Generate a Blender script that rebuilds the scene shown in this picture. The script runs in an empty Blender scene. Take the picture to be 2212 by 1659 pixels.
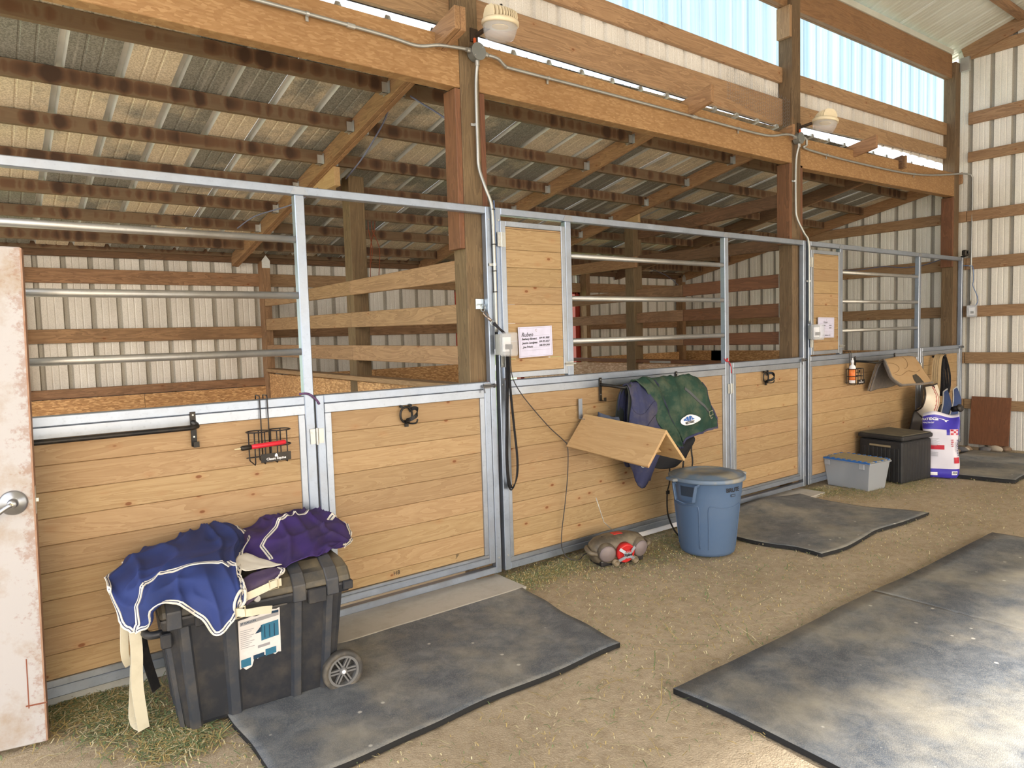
import bpy, bmesh, math, random
from mathutils import Vector, Matrix, noise
PI = math.pi
random.seed(7)
S = bpy.context.scene
C = S.collection

# ------------------------------------------------------------ camera, sky, sun, exposure
cam_d = bpy.data.cameras.new('camera'); cam = bpy.data.objects.new('camera', cam_d); C.objects.link(cam)
yaw, pitch, roll = .6506, .0698, -.0295
Fv = Vector((math.sin(yaw)*math.cos(pitch), math.cos(yaw)*math.cos(pitch), -math.sin(pitch)))
rv = Vector((math.cos(yaw), -math.sin(yaw), 0)); uv = rv.cross(Fv)
Rt = math.cos(roll)*rv + math.sin(roll)*uv; Up = -math.sin(roll)*rv + math.cos(roll)*uv
M = Matrix.Identity(4)
for i in range(3):
    M[i][0] = Rt[i]; M[i][1] = Up[i]; M[i][2] = -Fv[i]
M.translation = (-2.6427, -3.5968, 1.5777)
cam.matrix_world = M
cam_d.sensor_width = 36; cam_d.lens = 1515/2212*36; cam_d.clip_start = .02; cam_d.clip_end = 300
S.camera = cam

W = bpy.data.worlds.new('sky'); S.world = W; W.use_nodes = True
nt = W.node_tree; nt.nodes.clear()
sky = nt.nodes.new('ShaderNodeTexSky'); sky.sky_type = 'NISHITA'; sky.sun_disc = False
sky.sun_elevation = math.radians(27); sky.sun_rotation = math.radians(190); sky.air_density = 1.0; sky.dust_density = 3.0; sky.ozone_density = 1
cl = nt.nodes.new('ShaderNodeMixRGB'); cl.blend_type = 'MIX'
tcw = nt.nodes.new('ShaderNodeTexCoord'); nz = nt.nodes.new('ShaderNodeTexNoise'); nz.inputs['Scale'].default_value = 2.2; nz.inputs['Detail'].default_value = 6
rp = nt.nodes.new('ShaderNodeValToRGB'); rp.color_ramp.elements[0].position = .38; rp.color_ramp.elements[1].position = .62
rp.color_ramp.elements[0].color = (.25, .25, .25, 1); rp.color_ramp.elements[1].color = (.85, .85, .85, 1)
nt.links.new(tcw.outputs['Generated'], nz.inputs['Vector']); nt.links.new(nz.outputs['Fac'], rp.inputs['Fac'])
nt.links.new(rp.outputs['Color'], cl.inputs['Fac']); nt.links.new(sky.outputs['Color'], cl.inputs['Color1'])
cl.inputs['Color2'].default_value = (7.5, 7.6, 7.8, 1)
bg = nt.nodes.new('ShaderNodeBackground'); bg.inputs['Strength'].default_value = .225
wo = nt.nodes.new('ShaderNodeOutputWorld')
nt.links.new(cl.outputs['Color'], bg.inputs['Color']); nt.links.new(bg.outputs['Background'], wo.inputs['Surface'])

sd = bpy.data.lights.new('sun', 'SUN'); sd.energy = 14.0; sd.angle = math.radians(3.0); sd.color = (1, .965, .92)
sun = bpy.data.objects.new('sun', sd); C.objects.link(sun)
sun.rotation_euler = Vector((.12, -1, math.tan(math.radians(26.3)))).to_track_quat('Z', 'Y').to_euler()

vs = S.view_settings
vs.view_transform = 'Standard'; vs.look = 'None'; vs.gamma = 1; vs.use_curve_mapping = False; vs.exposure = 1.2

# ------------------------------------------------------------ object helpers
MW = {}
FR = [Matrix.Identity(4)]
def T(*p): return Matrix.Translation(Vector(p))
def RZ(d): return Matrix.Rotation(math.radians(d), 4, 'Z')
def RX(d): return Matrix.Rotation(math.radians(d), 4, 'X')
def RY(d): return Matrix.Rotation(math.radians(d), 4, 'Y')
class frame:
    def __init__(s, m): s.m = m
    def __enter__(s): FR.append(FR[-1] @ s.m)
    def __exit__(s, *a): FR.pop()
def place(o, parent, mw):
    C.objects.link(o)
    if parent is not None:
        o.parent = parent
        o.matrix_local = MW[parent.name].inverted() @ mw
    else:
        o.matrix_local = mw
    MW[o.name] = mw
    return o
def thing(name, label, cat, loc=(0, 0, 0), group=None, kind=None, rot=0):
    o = bpy.data.objects.new(name, None); o.empty_display_size = .1
    place(o, None, FR[-1] @ T(*loc) @ RZ(rot))
    if label: o['label'] = label
    if cat: o['category'] = cat
    if group: o['group'] = group
    if kind: o['kind'] = kind
    return o
def struct(name, loc=(0, 0, 0)): return thing(name, None, None, loc, kind='structure')
def tag(o, label=None, cat=None, group=None, kind=None):
    if label: o['label'] = label
    if cat: o['category'] = cat
    if group: o['group'] = group
    if kind: o['kind'] = kind
    return o
def mesh(name, v, f, mat, parent=None, smooth=False, origin=None, mi=None):
    """verts in the current frame; the object's origin goes to `origin` (frame coordinates)"""
    me = bpy.data.meshes.new(name)
    if origin is None:
        n = len(v); origin = (sum(p[0] for p in v)/n, sum(p[1] for p in v)/n, sum(p[2] for p in v)/n)
    ox, oy, oz = origin
    me.from_pydata([(p[0]-ox, p[1]-oy, p[2]-oz) for p in v], [], f)
    for m_ in (mat if isinstance(mat, (list, tuple)) else [mat]): me.materials.append(m_)
    if smooth:
        me.polygons.foreach_set('use_smooth', [True]*len(me.polygons))
    if mi: me.polygons.foreach_set('material_index', mi)
    o = bpy.data.objects.new(name, me)
    return place(o, parent, FR[-1] @ T(*origin))
BF = [(0, 3, 2, 1), (4, 5, 6, 7), (0, 1, 5, 4), (1, 2, 6, 5), (2, 3, 7, 6), (3, 0, 4, 7)]
def boxv(c, s, j=None):
    x, y, z = c; a, b, d = s[0]/2, s[1]/2, s[2]/2
    return [(x-a, y-b, z-d), (x+a, y-b, z-d), (x+a, y+b, z-d), (x-a, y+b, z-d), (x-a, y-b, z+d), (x+a, y-b, z+d), (x+a, y+b, z+d), (x-a, y+b, z+d)]
class MB:
    """collects simple shapes that make up one part"""
    def __init__(s): s.v = []; s.f = []; s.mi = []; s.sm = []
    def add(s, v, f, mi=0):
        n = len(s.v); s.v += [tuple(p) for p in v]; s.f += [tuple(i+n for i in q) for q in f]; s.mi += [mi]*len(f); return s
    def box(s, c, d, mi=0, m=None):
        v = boxv(c, d)
        if m is not None: v = [tuple(m @ Vector(p)) for p in v]
        return s.add(v, BF, mi)
    def b2(s, x0, x1, y0, y1, z0, z1, mi=0): return s.box(((x0+x1)/2, (y0+y1)/2, (z0+z1)/2), (abs(x1-x0), abs(y1-y0), abs(z1-z0)), mi)
    def cyl(s, a, b, r, r2=None, n=12, mi=0, caps=True):
        v, f = tubev([a, b], [r, r if r2 is None else r2], n, caps); return s.add(v, f, mi)
    def tube(s, pts, r, n=8, mi=0, closed=False):
        v, f = tubev(pts, r, n, not closed, closed); return s.add(v, f, mi)
    def lathe(s, prof, c=(0, 0, 0), n=32, mi=0, m=None):
        v, f = lathev(prof, c, n)
        if m is not None: v = [tuple(m @ Vector(p)) for p in v]
        return s.add(v, f, mi)
    def build(s, name, mat, parent=None, smooth=False, bevel=0, seg=1, origin=None, auto=None):
        o = mesh(name, s.v, s.f, mat, parent, smooth, origin, s.mi if isinstance(mat, (list, tuple)) else None)
        if bevel: bev(o, bevel, seg)
        return o
def bev(o, w, seg=1, ang=35):
    bm = bmesh.new(); bm.from_mesh(o.data)
    bmesh.ops.remove_doubles(bm, verts=bm.verts, dist=1e-5)
    ed = [e for e in bm.edges if len(e.link_faces) == 2 and e.calc_face_angle(0) > math.radians(ang)]
    bmesh.ops.bevel(bm, geom=ed, offset=w, segments=seg, affect='EDGES', profile=.6, clamp_overlap=True)
    bm.to_mesh(o.data); bm.free()
def tubev(pts, r, n=8, caps=True, closed=False):
    P = [Vector(p) for p in pts]; k = len(P)
    rr = r if isinstance(r, (list, tuple)) else [r]*k
    v = []; f = []
    t0 = (P[1]-P[0]).normalized(); up = Vector((0, 0, 1)) if abs(t0.z) < .9 else Vector((1, 0, 0))
    nn = (up - t0*up.dot(t0)).normalized()
    for i in range(k):
        if closed: t = (P[(i+1) % k]-P[i-1]).normalized()
        elif i == 0: t = t0
        elif i == k-1: t = (P[i]-P[i-1]).normalized()
        else:
            t = ((P[i+1]-P[i]).normalized()+(P[i]-P[i-1]).normalized())
            t = t.normalized() if t.length > 1e-6 else (P[i+1]-P[i]).normalized()
        nn = nn - t*nn.dot(t)
        nn = nn.normalized() if nn.length > 1e-6 else t.orthogonal().normalized()
        b = t.cross(nn)
        for j in range(n):
            a = 2*PI*j/n; q = P[i] + (nn*math.cos(a)+b*math.sin(a))*rr[i]; v.append(tuple(q))
    for i in range(k if closed else k-1):
        i2 = (i+1) % k
        for j in range(n):
            j2 = (j+1) % n; f.append((i*n+j, i*n+j2, i2*n+j2, i2*n+j))
    if caps and not closed:
        f.append(tuple(range(n-1, -1, -1))); f.append(tuple((k-1)*n+j for j in range(n)))
    return v, f
def lathev(prof, c, n):
    v = []; f = []; k = len(prof)
    for (r, z) in prof:
        for j in range(n):
            a = 2*PI*j/n; v.append((c[0]+r*math.cos(a), c[1]+r*math.sin(a), c[2]+z))
    for i in range(k-1):
        for j in range(n):
            j2 = (j+1) % n; f.append((i*n+j, i*n+j2, (i+1)*n+j2, (i+1)*n+j))
    if prof[0][0] > 1e-4: f.append(tuple(range(n-1, -1, -1)))
    if prof[-1][0] > 1e-4: f.append(tuple((k-1)*n+j for j in range(n)))
    return v, f
def cr(P, t, closed=False):
    """Catmull-Rom through P at t in 0..1"""
    n = len(P); m = n if closed else n-1
    x = max(0, min(.99999, t))*m; i = int(x); u = x-i
    g = (lambda k: P[k % n]) if closed else (lambda k: P[max(0, min(n-1, k))])
    a, b, c, d = Vector(g(i-1)), Vector(g(i)), Vector(g(i+1)), Vector(g(i+2))
    return .5*((2*b)+(c-a)*u+(2*a-5*b+4*c-d)*u*u+(3*b-a-3*c+d)*u**3)
def curve(P, n, closed=False): return [cr(P, i/(n if closed else n-1), closed) for i in range(n)]
def tube(name, pts, r, mat, parent=None, n=8, smooth=True, closed=False):
    v, f = tubev(pts, r, n, not closed, closed); return mesh(name, v, f, mat, parent, smooth)
def strapv(pts, w, th, side):
    """flat ribbon; side(i) is the width direction at point i"""
    P = [Vector(p) for p in pts]; v = []; f = []; k = len(P)
    for i in range(k):
        t = (P[min(i+1, k-1)]-P[max(i-1, 0)]).normalized()
        s = Vector(side(i/(k-1)) if callable(side) else side); s = (s-t*s.dot(t)).normalized(); nn = t.cross(s)
        for a, b in ((-1, -1), (1, -1), (1, 1), (-1, 1)): v.append(tuple(P[i]+s*w/2*a+nn*th/2*b))
    for i in range(k-1):
        for j in range(4): f.append((i*4+j, i*4+(j+1) % 4, (i+1)*4+(j+1) % 4, (i+1)*4+j))
    f.append((3, 2, 1, 0)); f.append(tuple((k-1)*4+j for j in range(4)))
    return v, f
def strap(name, pts, w, th, side, mat, parent=None): v, f = strapv(pts, w, th, side); return mesh(name, v, f, mat, parent, False)
def prism(name, poly, y0, y1, mat, parent=None, axis='y', bevel=0):
    """extrude a 2D polygon (x,z) between y0 and y1 (axis y), or (y,z) between x0,x1 (axis x), or (x,y) along z"""
    n = len(poly)
    def p3(a, b, c): return (a, c, b) if axis == 'y' else ((c, a, b) if axis == 'x' else (a, b, c))
    v = [p3(a, b, y0) for a, b in poly]+[p3(a, b, y1) for a, b in poly]
    f = [tuple(range(n)), tuple(range(2*n-1, n-1, -1))]+[(i, (i+1) % n, n+(i+1) % n, n+i) for i in range(n)]
    o = mesh(name, v, f, mat, parent)
    bm = bmesh.new(); bm.from_mesh(o.data); bmesh.ops.recalc_face_normals(bm, faces=bm.faces); bm.to_mesh(o.data); bm.free()
    if bevel: bev(o, bevel)
    return o
class Surf:
    """smooth sheet through a net of points net[i][j]"""
    def __init__(s, net, amp=0, sc=6, seed=0, amp2=0, dirv=(1, 1, 1)):
        s.net = net; s.amp = amp; s.sc = sc; s.seed = seed; s.amp2 = amp2; s.dirv = dirv
        P = [Vector(q) for r in net for q in r]; c = sum(P, Vector())/len(P) + Vector((0, .10, -.06)); e = .05
        n = (s.raw(.5+e, .5)-s.raw(.5-e, .5)).cross(s.raw(.5, .5+e)-s.raw(.5, .5-e)); s.sg = 1 if n.dot(s.raw(.5, .5)-c) > 0 else -1
    def raw(s, u, v): return cr([cr(r, v) for r in s.net], u)
    def p(s, u, v):
        P = s.raw(u, v)
        if s.amp:
            e = .02; n = (s.raw(min(u+e, 1), v)-s.raw(max(u-e, 0), v)).cross(s.raw(u, min(v+e, 1))-s.raw(u, max(v-e, 0)))
            if n.length > 1e-9:
                n.normalize(); n = n*s.sg; w = .35*noise.noise(Vector((u*2+s.seed, v*2, 1)))
                d = s.amp*noise.noise(Vector((u*3+w+s.seed, v*3.5, 2)))
                if s.amp2:
                    a1 = abs(noise.noise(Vector((u*s.sc+w*3, v*s.sc*.45+w, s.seed)))); a2 = abs(noise.noise(Vector((u*s.sc*.5+v*s.sc+w*2, v*2-u, s.seed+4)))) 
                    d += s.amp2*((1-min(1, a1*3.2))**1.6-.3) + s.amp2*.6*((1-min(1, a2*3.6))**1.5-.3)
                P = P+n*d
        return P
    def n(s, u, v):
        u = max(0, min(1, u)); v = max(0, min(1, v)); e = .012; return (s.p(min(u+e, 1), v)-s.p(max(u-e, 0), v)).cross(s.p(u, min(v+e, 1))-s.p(u, max(v-e, 0))).normalized()*s.sg
    def sheet(s, name, nu, nv, th, mat, parent=None, flip=False, u0=0, u1=1, v0=0, v1=1, off=0, mask=None):
        V = []; F = []; sg = 1; flip = s.sg < 0
        for i in range(nu+1):
            for j in range(nv+1):
                u = u0+(u1-u0)*i/nu; w = v0+(v1-v0)*j/nv; P = s.p(u, w)
                if off: nn = s.n(u, w)
                V.append(tuple(P+nn*off) if off else tuple(P))
        q = lambda i, j: i*(nv+1)+j
        for i in range(nu):
            for j in range(nv):
                t = (q(i, j), q(i+1, j), q(i+1, j+1), q(i, j+1)); F.append(t if not flip else t[::-1])
        o = mesh(name, V, F, mat, parent, True)
        if th:
            m = o.modifiers.new('thickness', 'SOLIDIFY'); m.thickness = th; m.offset = -1
        return o
    def border(s, n=40, inset=0, sides='abcd'):
        a, b = inset, 1-inset; L = []
        if 'a' in sides: L += [(a+(b-a)*i/n, a) for i in range(n)]
        if 'b' in sides: L += [(b, a+(b-a)*i/n) for i in range(n)]
        if 'c' in sides: L += [(b-(b-a)*i/n, b) for i in range(n)]
        if 'd' in sides: L += [(a, b-(b-a)*i/n) for i in range(n+1)]
        return L
    def trim(s, name, uvl, w, th, mat, parent, off=.003):
        """flat binding tape following a list of (u,v)"""
        P = [s.p(u, v) for u, v in uvl]; N = [s.n(u, v) for u, v in uvl]; V = []; F = []; k = len(P)
        for i in range(k):
            t = (P[min(i+1, k-1)]-P[max(i-1, 0)])
            t = t.normalized() if t.length > 1e-9 else Vector((1, 0, 0))
            sd = t.cross(N[i]).normalized()
            for a, b in ((-1, -.5), (1, -.5), (1, 1), (-1, 1)): V.append(tuple(P[i]+sd*w/2*a+N[i]*(th*b+.0015)))
        for i in range(k-1):
            for j in range(4): F.append((i*4+j, i*4+(j+1) % 4, (i+1)*4+(j+1) % 4, (i+1)*4+j))
        return mesh(name, V, F, mat, parent)
def textm(s, size, extrude=0, bold=0, shear=0):
    cu = bpy.data.curves.new('lettering', 'FONT'); cu.body = s; cu.shear = shear; cu.size = size; cu.extrude = extrude; cu.offset = bold; cu.align_x = 'CENTER'; cu.align_y = 'CENTER'; cu.resolution_u = 3
    ob = bpy.data.objects.new('lettering', cu)
    me = ob.to_mesh(); v = [tuple(a.co) for a in me.vertices]; f = [tuple(p.vertices) for p in me.polygons]
    ob.to_mesh_clear(); bpy.data.objects.remove(ob); bpy.data.curves.remove(cu)
    return v, f
def text(name, s, size, mtx, mat, parent, bold=0, squash=1.0, fn=None, label=None):
    v, f = textm(s, size, 0, bold, .3 if name == 'handwriting' else 0)
    v = [(p[0]*squash, p[1], p[2]) for p in v]
    V = [tuple(fn(p)) for p in v] if fn else [tuple(mtx @ Vector(p)) for p in v]
    o = mesh(name, V, f, mat, parent)
    if label: o['label'] = label
    return o

# ------------------------------------------------------------ materials
def lin(r, g, b):
    return tuple((c/255/12.92) if c/255 <= .04045 else ((c/255+.055)/1.055)**2.4 for c in (r, g, b))+(1,)
class NT:
    def __init__(s, name):
        s.m = bpy.data.materials.new(name); s.m.use_nodes = True; s.t = s.m.node_tree; s.t.nodes.clear()
        s.out = s.n('ShaderNodeOutputMaterial'); s.b = s.n('ShaderNodeBsdfPrincipled'); s.l(s.b.outputs[0], s.out.inputs['Surface'])
    def n(s, k, **kw):
        a = s.t.nodes.new(k)
        for q, w in kw.items(): setattr(a, q, w)
        return a
    def l(s, a, b): s.t.links.new(a, b)
    def val(s, a, inp):
        if hasattr(a, 'links') or isinstance(a, bpy.types.NodeSocket): s.l(a, inp)
        else: inp.default_value = a
    def math(s, op, a, b=None, c=None, clamp=False):
        q = s.n('ShaderNodeMath', operation=op, use_clamp=clamp); s.val(a, q.inputs[0])
        if b is not None: s.val(b, q.inputs[1])
        if c is not None: s.val(c, q.inputs[2])
        return q.outputs[0]
    def mix(s, fac, a, b, mode='MIX'):
        q = s.n('ShaderNodeMixRGB', blend_type=mode); s.val(fac, q.inputs[0]); s.val(a, q.inputs[1]); s.val(b, q.inputs[2]); return q.outputs[0]
    def noise(s, vec, scale, detail=4, rough=.5, dist=0):
        q = s.n('ShaderNodeTexNoise'); s.l(vec, q.inputs['Vector']); q.inputs['Scale'].default_value = scale; q.inputs['Detail'].default_value = detail
        q.inputs['Roughness'].default_value = rough; q.inputs['Distortion'].default_value = dist; return q.outputs['Fac']
    def vor(s, vec, scale, out='Distance', feat='F1', rnd=1):
        q = s.n('ShaderNodeTexVoronoi', feature=feat); s.l(vec, q.inputs['Vector']); q.inputs['Scale'].default_value = scale; q.inputs['Randomness'].default_value = rnd; return q.outputs[out]
    def ramp(s, fac, p0, p1, c0=(0, 0, 0, 1), c1=(1, 1, 1, 1)):
        q = s.n('ShaderNodeValToRGB'); s.l(fac, q.inputs[0]); e = q.color_ramp.elements; e[0].position = p0; e[1].position = p1; e[0].color = c0; e[1].color = c1; return q.outputs[0]
    def coord(s, which='Object', rnd=True, scale=(1, 1, 1)):
        tc = s.n('ShaderNodeTexCoord'); v = tc.outputs[which]
        if rnd:
            oi = s.n('ShaderNodeObjectInfo'); r = s.math('MULTIPLY', oi.outputs['Random'], 61.7)
            cx = s.n('ShaderNodeCombineXYZ'); s.l(r, cx.inputs[0]); s.l(s.math('MULTIPLY', r, 1.7), cx.inputs[1]); s.l(s.math('MULTIPLY', r, 2.3), cx.inputs[2])
            a = s.n('ShaderNodeVectorMath', operation='ADD'); s.l(v, a.inputs[0]); s.l(cx.outputs[0], a.inputs[1]); v = a.outputs[0]
        return s.scale(v, scale)
    def scale(s, v, sc):
        if sc == (1, 1, 1): return v
        m = s.n('ShaderNodeMapping'); m.inputs['Scale'].default_value = sc; s.l(v, m.inputs['Vector']); return m.outputs[0]
    def bump(s, h, st=.3, dist=.01):
        q = s.n('ShaderNodeBump'); q.inputs['Strength'].default_value = st; q.inputs['Distance'].default_value = dist; s.l(h, q.inputs['Height']); s.l(q.outputs[0], s.b.inputs['Normal'])
    def rnd(s): return s.n('ShaderNodeObjectInfo').outputs['Random']
    def fin(s, col, rough=.6, metal=0, spec=None):
        s.val(col, s.b.inputs['Base Color']); s.val(rough, s.b.inputs['Roughness']); s.val(metal, s.b.inputs['Metallic'])
        if spec is not None: s.b.inputs['Specular IOR Level'].default_value = spec
        return s.m
_mc = {}
def wood(kind, axis):
    key = kind+axis
    if key in _mc: return _mc[key]
    P = dict(pine=(lin(170, 145, 109), lin(138, 109, 75), .55, 1.0, .0), beam=(lin(150, 116, 82), lin(104, 74, 50), .6, .6, .25),
             girt=(lin(172, 140, 106), lin(112, 84, 60), .6, .8, .15), red=(lin(126, 86, 62), lin(80, 54, 40), .6, .5, .25),
             post=(lin(124, 104, 78), lin(74, 60, 44), .75, .3, .35), old=(lin(166, 130, 98), lin(92, 68, 50), .7, .8, .45),
             rafter=(lin(168, 132, 96), lin(104, 74, 52), .6, .6, .3), dark=(lin(122, 92, 68), lin(66, 48, 36), .7, .6, .5),
             light=(lin(184, 156, 114), lin(158, 128, 88), .5, .7, 0), ply=(lin(132, 88, 60), lin(96, 62, 44), .6, .3, .25))[kind]
    base, dk, rough, kn, dirt = P
    m = NT(key); v = m.coord()
    A, B = (.9, 9.0)
    sc = tuple(A if c == axis else B for c in 'xyz')
    g = m.noise(m.scale(v, sc), 1.6, 5, .55, 1.1)
    rings = m.math('FRACT', m.math('MULTIPLY', g, 7.0)); rings = m.ramp(rings, .0, 1.0, (0, 0, 0, 1), (1, 1, 1, 1))
    fine = m.noise(m.scale(v, tuple(4 if c == axis else 130 for c in 'xyz')), 1.0, 2)
    fac = m.math('ADD', m.math('MULTIPLY', rings, .48), m.math('MULTIPLY', fine, .35))
    col = m.mix(fac, base, dk)
    # board to board variation
    hs = m.n('ShaderNodeHueSaturation'); hs.inputs['Saturation'].default_value = 1; r = m.rnd()
    m.l(m.math('ADD', .89, m.math('MULTIPLY', r, .20)), hs.inputs['Value']); m.l(m.math('ADD', .4955, m.math('MULTIPLY', m.math('FRACT', m.math('MULTIPLY', r, 7.7)), .009)), hs.inputs['Hue']); m.l(col, hs.inputs['Color']); col = hs.outputs[0]
    if kn:
        kv = m.scale(v, tuple(5.0 if c == axis else 9.0 for c in 'xyz'))
        d = m.vor(kv, 1.0); k = m.ramp(d, .055, .085, (1, 1, 1, 1), (0, 0, 0, 1)); col = m.mix(m.math('MULTIPLY', k, .85*min(1, kn)), col, lin(96, 52, 26))
        halo = m.ramp(d, .07, .22, (1, 1, 1, 1), (0, 0, 0, 1)); col = m.mix(m.math('MULTIPLY', halo, .22*kn), col, lin(150, 92, 46))
    if dirt:
        dn = m.noise(v, 1.7, 6, .65); dn = m.ramp(dn, .42, .72); col = m.mix(m.math('MULTIPLY', dn, dirt), col, lin(72, 54, 38))
    m.bump(fac, .25, .004)
    _mc[key] = m.fin(col, rough, 0, .3); return _mc[key]
def purlinmat():
    m = NT('stained_purlin'); v = m.coord(rnd=False)
    w2 = m.coord()
    g = m.noise(m.scale(w2, (1, 9, 9)), 2, 5, .6, 1)
    col = m.mix(g, lin(122, 102, 78), lin(90, 72, 54))
    # water blots below each lap of the roof sheet
    sx = m.n('ShaderNodeSeparateXYZ'); m.l(v, sx.inputs[0])
    wrp = m.n('ShaderNodeVectorMath', operation='ADD'); wn = m.n('ShaderNodeTexNoise'); m.l(w2, wn.inputs['Vector']); wn.inputs['Scale'].default_value = 14
    ws = m.n('ShaderNodeVectorMath', operation='SCALE'); m.l(wn.outputs['Color'], ws.inputs[0]); ws.inputs['Scale'].default_value = .035; m.l(w2, wrp.inputs[0]); m.l(ws.outputs[0], wrp.inputs[1])
    sep = m.n('ShaderNodeSeparateXYZ'); m.l(wrp.outputs[0], sep.inputs[0]); cb = m.n('ShaderNodeCombineXYZ'); m.l(m.math('MULTIPLY', sep.outputs[0], 9.2), cb.inputs[0])
    ed = m.vor(cb.outputs[0], 1.0, 'Distance', 'DISTANCE_TO_EDGE', .8)
    zz = m.math('POWER', m.math('DIVIDE', m.math('ABSOLUTE', m.math('ADD', sx.outputs[2], -.004)), .046), 3)
    big = m.noise(w2, 1.7, 2)
    t = m.math('ADD', m.math('SUBTRACT', ed, m.math('MULTIPLY', zz, .17)), m.math('MULTIPLY', m.math('SUBTRACT', big, .40), .50))
    blot = m.ramp(t, .06, .13); core = m.ramp(t, .14, .30)
    col = m.mix(m.math('MULTIPLY', blot, .8), col, lin(92, 64, 44)); col = m.mix(m.math('MULTIPLY', core, .75), col, lin(48, 33, 24))
    return m.fin(col, .7, 0, .3)
def osb(kind):
    m = NT('strand_board_'+kind); v = m.coord()
    c0, c1, c2 = dict(header=(lin(152, 118, 80), lin(138, 104, 68), lin(164, 131, 92)), wall=(lin(190, 148, 102), lin(136, 98, 64), lin(212, 172, 124)), pale=(lin(206, 176, 146), lin(164, 128, 100), lin(226, 200, 174)))[kind]
    rot = m.n('ShaderNodeMapping'); m.l(v, rot.inputs['Vector']); rot.inputs['Rotation'].default_value = (0, .35, 0); rot.inputs['Scale'].default_value = (5, 5, 20)
    r2 = m.n('ShaderNodeMapping'); m.l(v, r2.inputs['Vector']); r2.inputs['Rotation'].default_value = (0, -.5, .2); r2.inputs['Scale'].default_value = (6, 6, 22)
    a = m.n('ShaderNodeTexVoronoi'); m.l(rot.outputs[0], a.inputs['Vector']); b = m.n('ShaderNodeTexVoronoi'); m.l(r2.outputs[0], b.inputs['Vector'])
    sa = m.n('ShaderNodeSeparateColor'); m.l(a.outputs['Color'], sa.inputs[0]); sb = m.n('ShaderNodeSeparateColor'); m.l(b.outputs['Color'], sb.inputs[0])
    col = m.mix(m.math('MULTIPLY', sa.outputs[0], .75), c0, c1); col = m.mix(m.ramp(sb.outputs[0], .55, .95), col, c2)
    d = m.ramp(m.noise(v, 1.3, 5, .6), .45, .75); col = m.mix(m.math('MULTIPLY', d, .35), col, lin(110, 76, 44))
    m.bump(sa.outputs[0], .2, .002)
    return m.fin(col, .65, 0, .3)
def galv(name='galvanised_steel', c=(162, 173, 190), rough=.34, dust=.25):
    m = NT(name); v = m.coord()
    n1 = m.noise(v, 9, 5, .6); n2 = m.noise(v, 60, 2)
    col = m.mix(n1, lin(*[x*.86 for x in c]), lin(*[min(255, x*1.08) for x in c]))
    col = m.mix(m.math('MULTIPLY', m.ramp(n2, .6, .8), .3), col, lin(110, 116, 122))
    d = m.ramp(m.noise(v, 3.3, 6, .6), .5, .75)
    col = m.mix(m.math('MULTIPLY', d, dust), col, lin(150, 140, 120))
    return m.fin(col, m.math('ADD', rough, m.math('MULTIPLY', n1, .15)), .82)
def sheetmat(name, c, dirt, rough=.45, metal=0, spots=0, dcol=(120, 100, 74)):
    m = NT(name); v = m.coord()
    n = m.noise(m.scale(v, (1, 1, .35)), 2.2, 6, .6); s2 = m.noise(v, 140, 2)
    col = m.mix(m.math('MULTIPLY', m.ramp(n, .4, .8), dirt), lin(*c), lin(*dcol))
    if spots: col = m.mix(m.math('MULTIPLY', m.ramp(s2, .45, .62), spots), col, lin(70, 60, 48))
    return m.fin(col, rough, metal, .4)
def roofmat():
    m = NT('roof_sheet_underside'); v = m.coord(rnd=False); g = m.n('ShaderNodeNewGeometry').outputs['Position']
    # dusty and clean patches between ribs and purlins
    mp = m.n('ShaderNodeMapping'); m.l(g, mp.inputs['Vector']); mp.inputs['Location'].default_value = (15.09, -.35, 0); mp.inputs['Scale'].default_value = (1/.3048, 1/.57, 0)
    wn = m.n('ShaderNodeTexWhiteNoise'); fl = m.n('ShaderNodeVectorMath', operation='FLOOR'); m.l(mp.outputs[0], fl.inputs[0]); m.l(fl.outputs[0], wn.inputs['Vector'])
    pat = m.math('ADD', m.math('MULTIPLY', wn.outputs['Value'], .55), m.math('MULTIPLY', m.noise(g, 2.6, 6, .65), .75))
    dust = m.ramp(pat, .58, .74)
    speck = m.ramp(m.noise(g, 95, 3, .7), .42, .58)
    col = m.mix(speck, lin(108, 108, 100), lin(146, 145, 136))
    tan = m.mix(speck, lin(186, 172, 146), lin(222, 210, 186))
    col = m.mix(dust, col, tan)
    streak = m.ramp(m.noise(m.scale(g, (26, 1.2, 1)), 1, 3), .62, .72); col = m.mix(m.math('MULTIPLY', streak, .25), col, lin(210, 205, 195))
    rust = m.ramp(m.noise(g, 3.7, 6, .75), .70, .76); col = m.mix(m.math('MULTIPLY', rust, .7), col, lin(120, 66, 34))
    return m.fin(col, .5, .25)
def plain(name, c, rough=.5, metal=0, dust=0, dc=(150, 130, 100), dsc=6, spec=.4, fine=0, lo=.45, hi=.75):
    m = NT(name); v = m.coord()
    col = lin(*c)
    if dust:
        col = m.mix(m.math('MULTIPLY', m.ramp(m.noise(v, dsc, 6, .65), lo, hi), dust), col, lin(*dc))
    else:
        col = m.mix(m.noise(v, 20, 3), col, lin(*[x*.9 for x in c]))
    if fine: m.bump(m.noise(v, fine, 3), .35, .003)
    return m.fin(col, rough, metal, spec)
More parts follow.
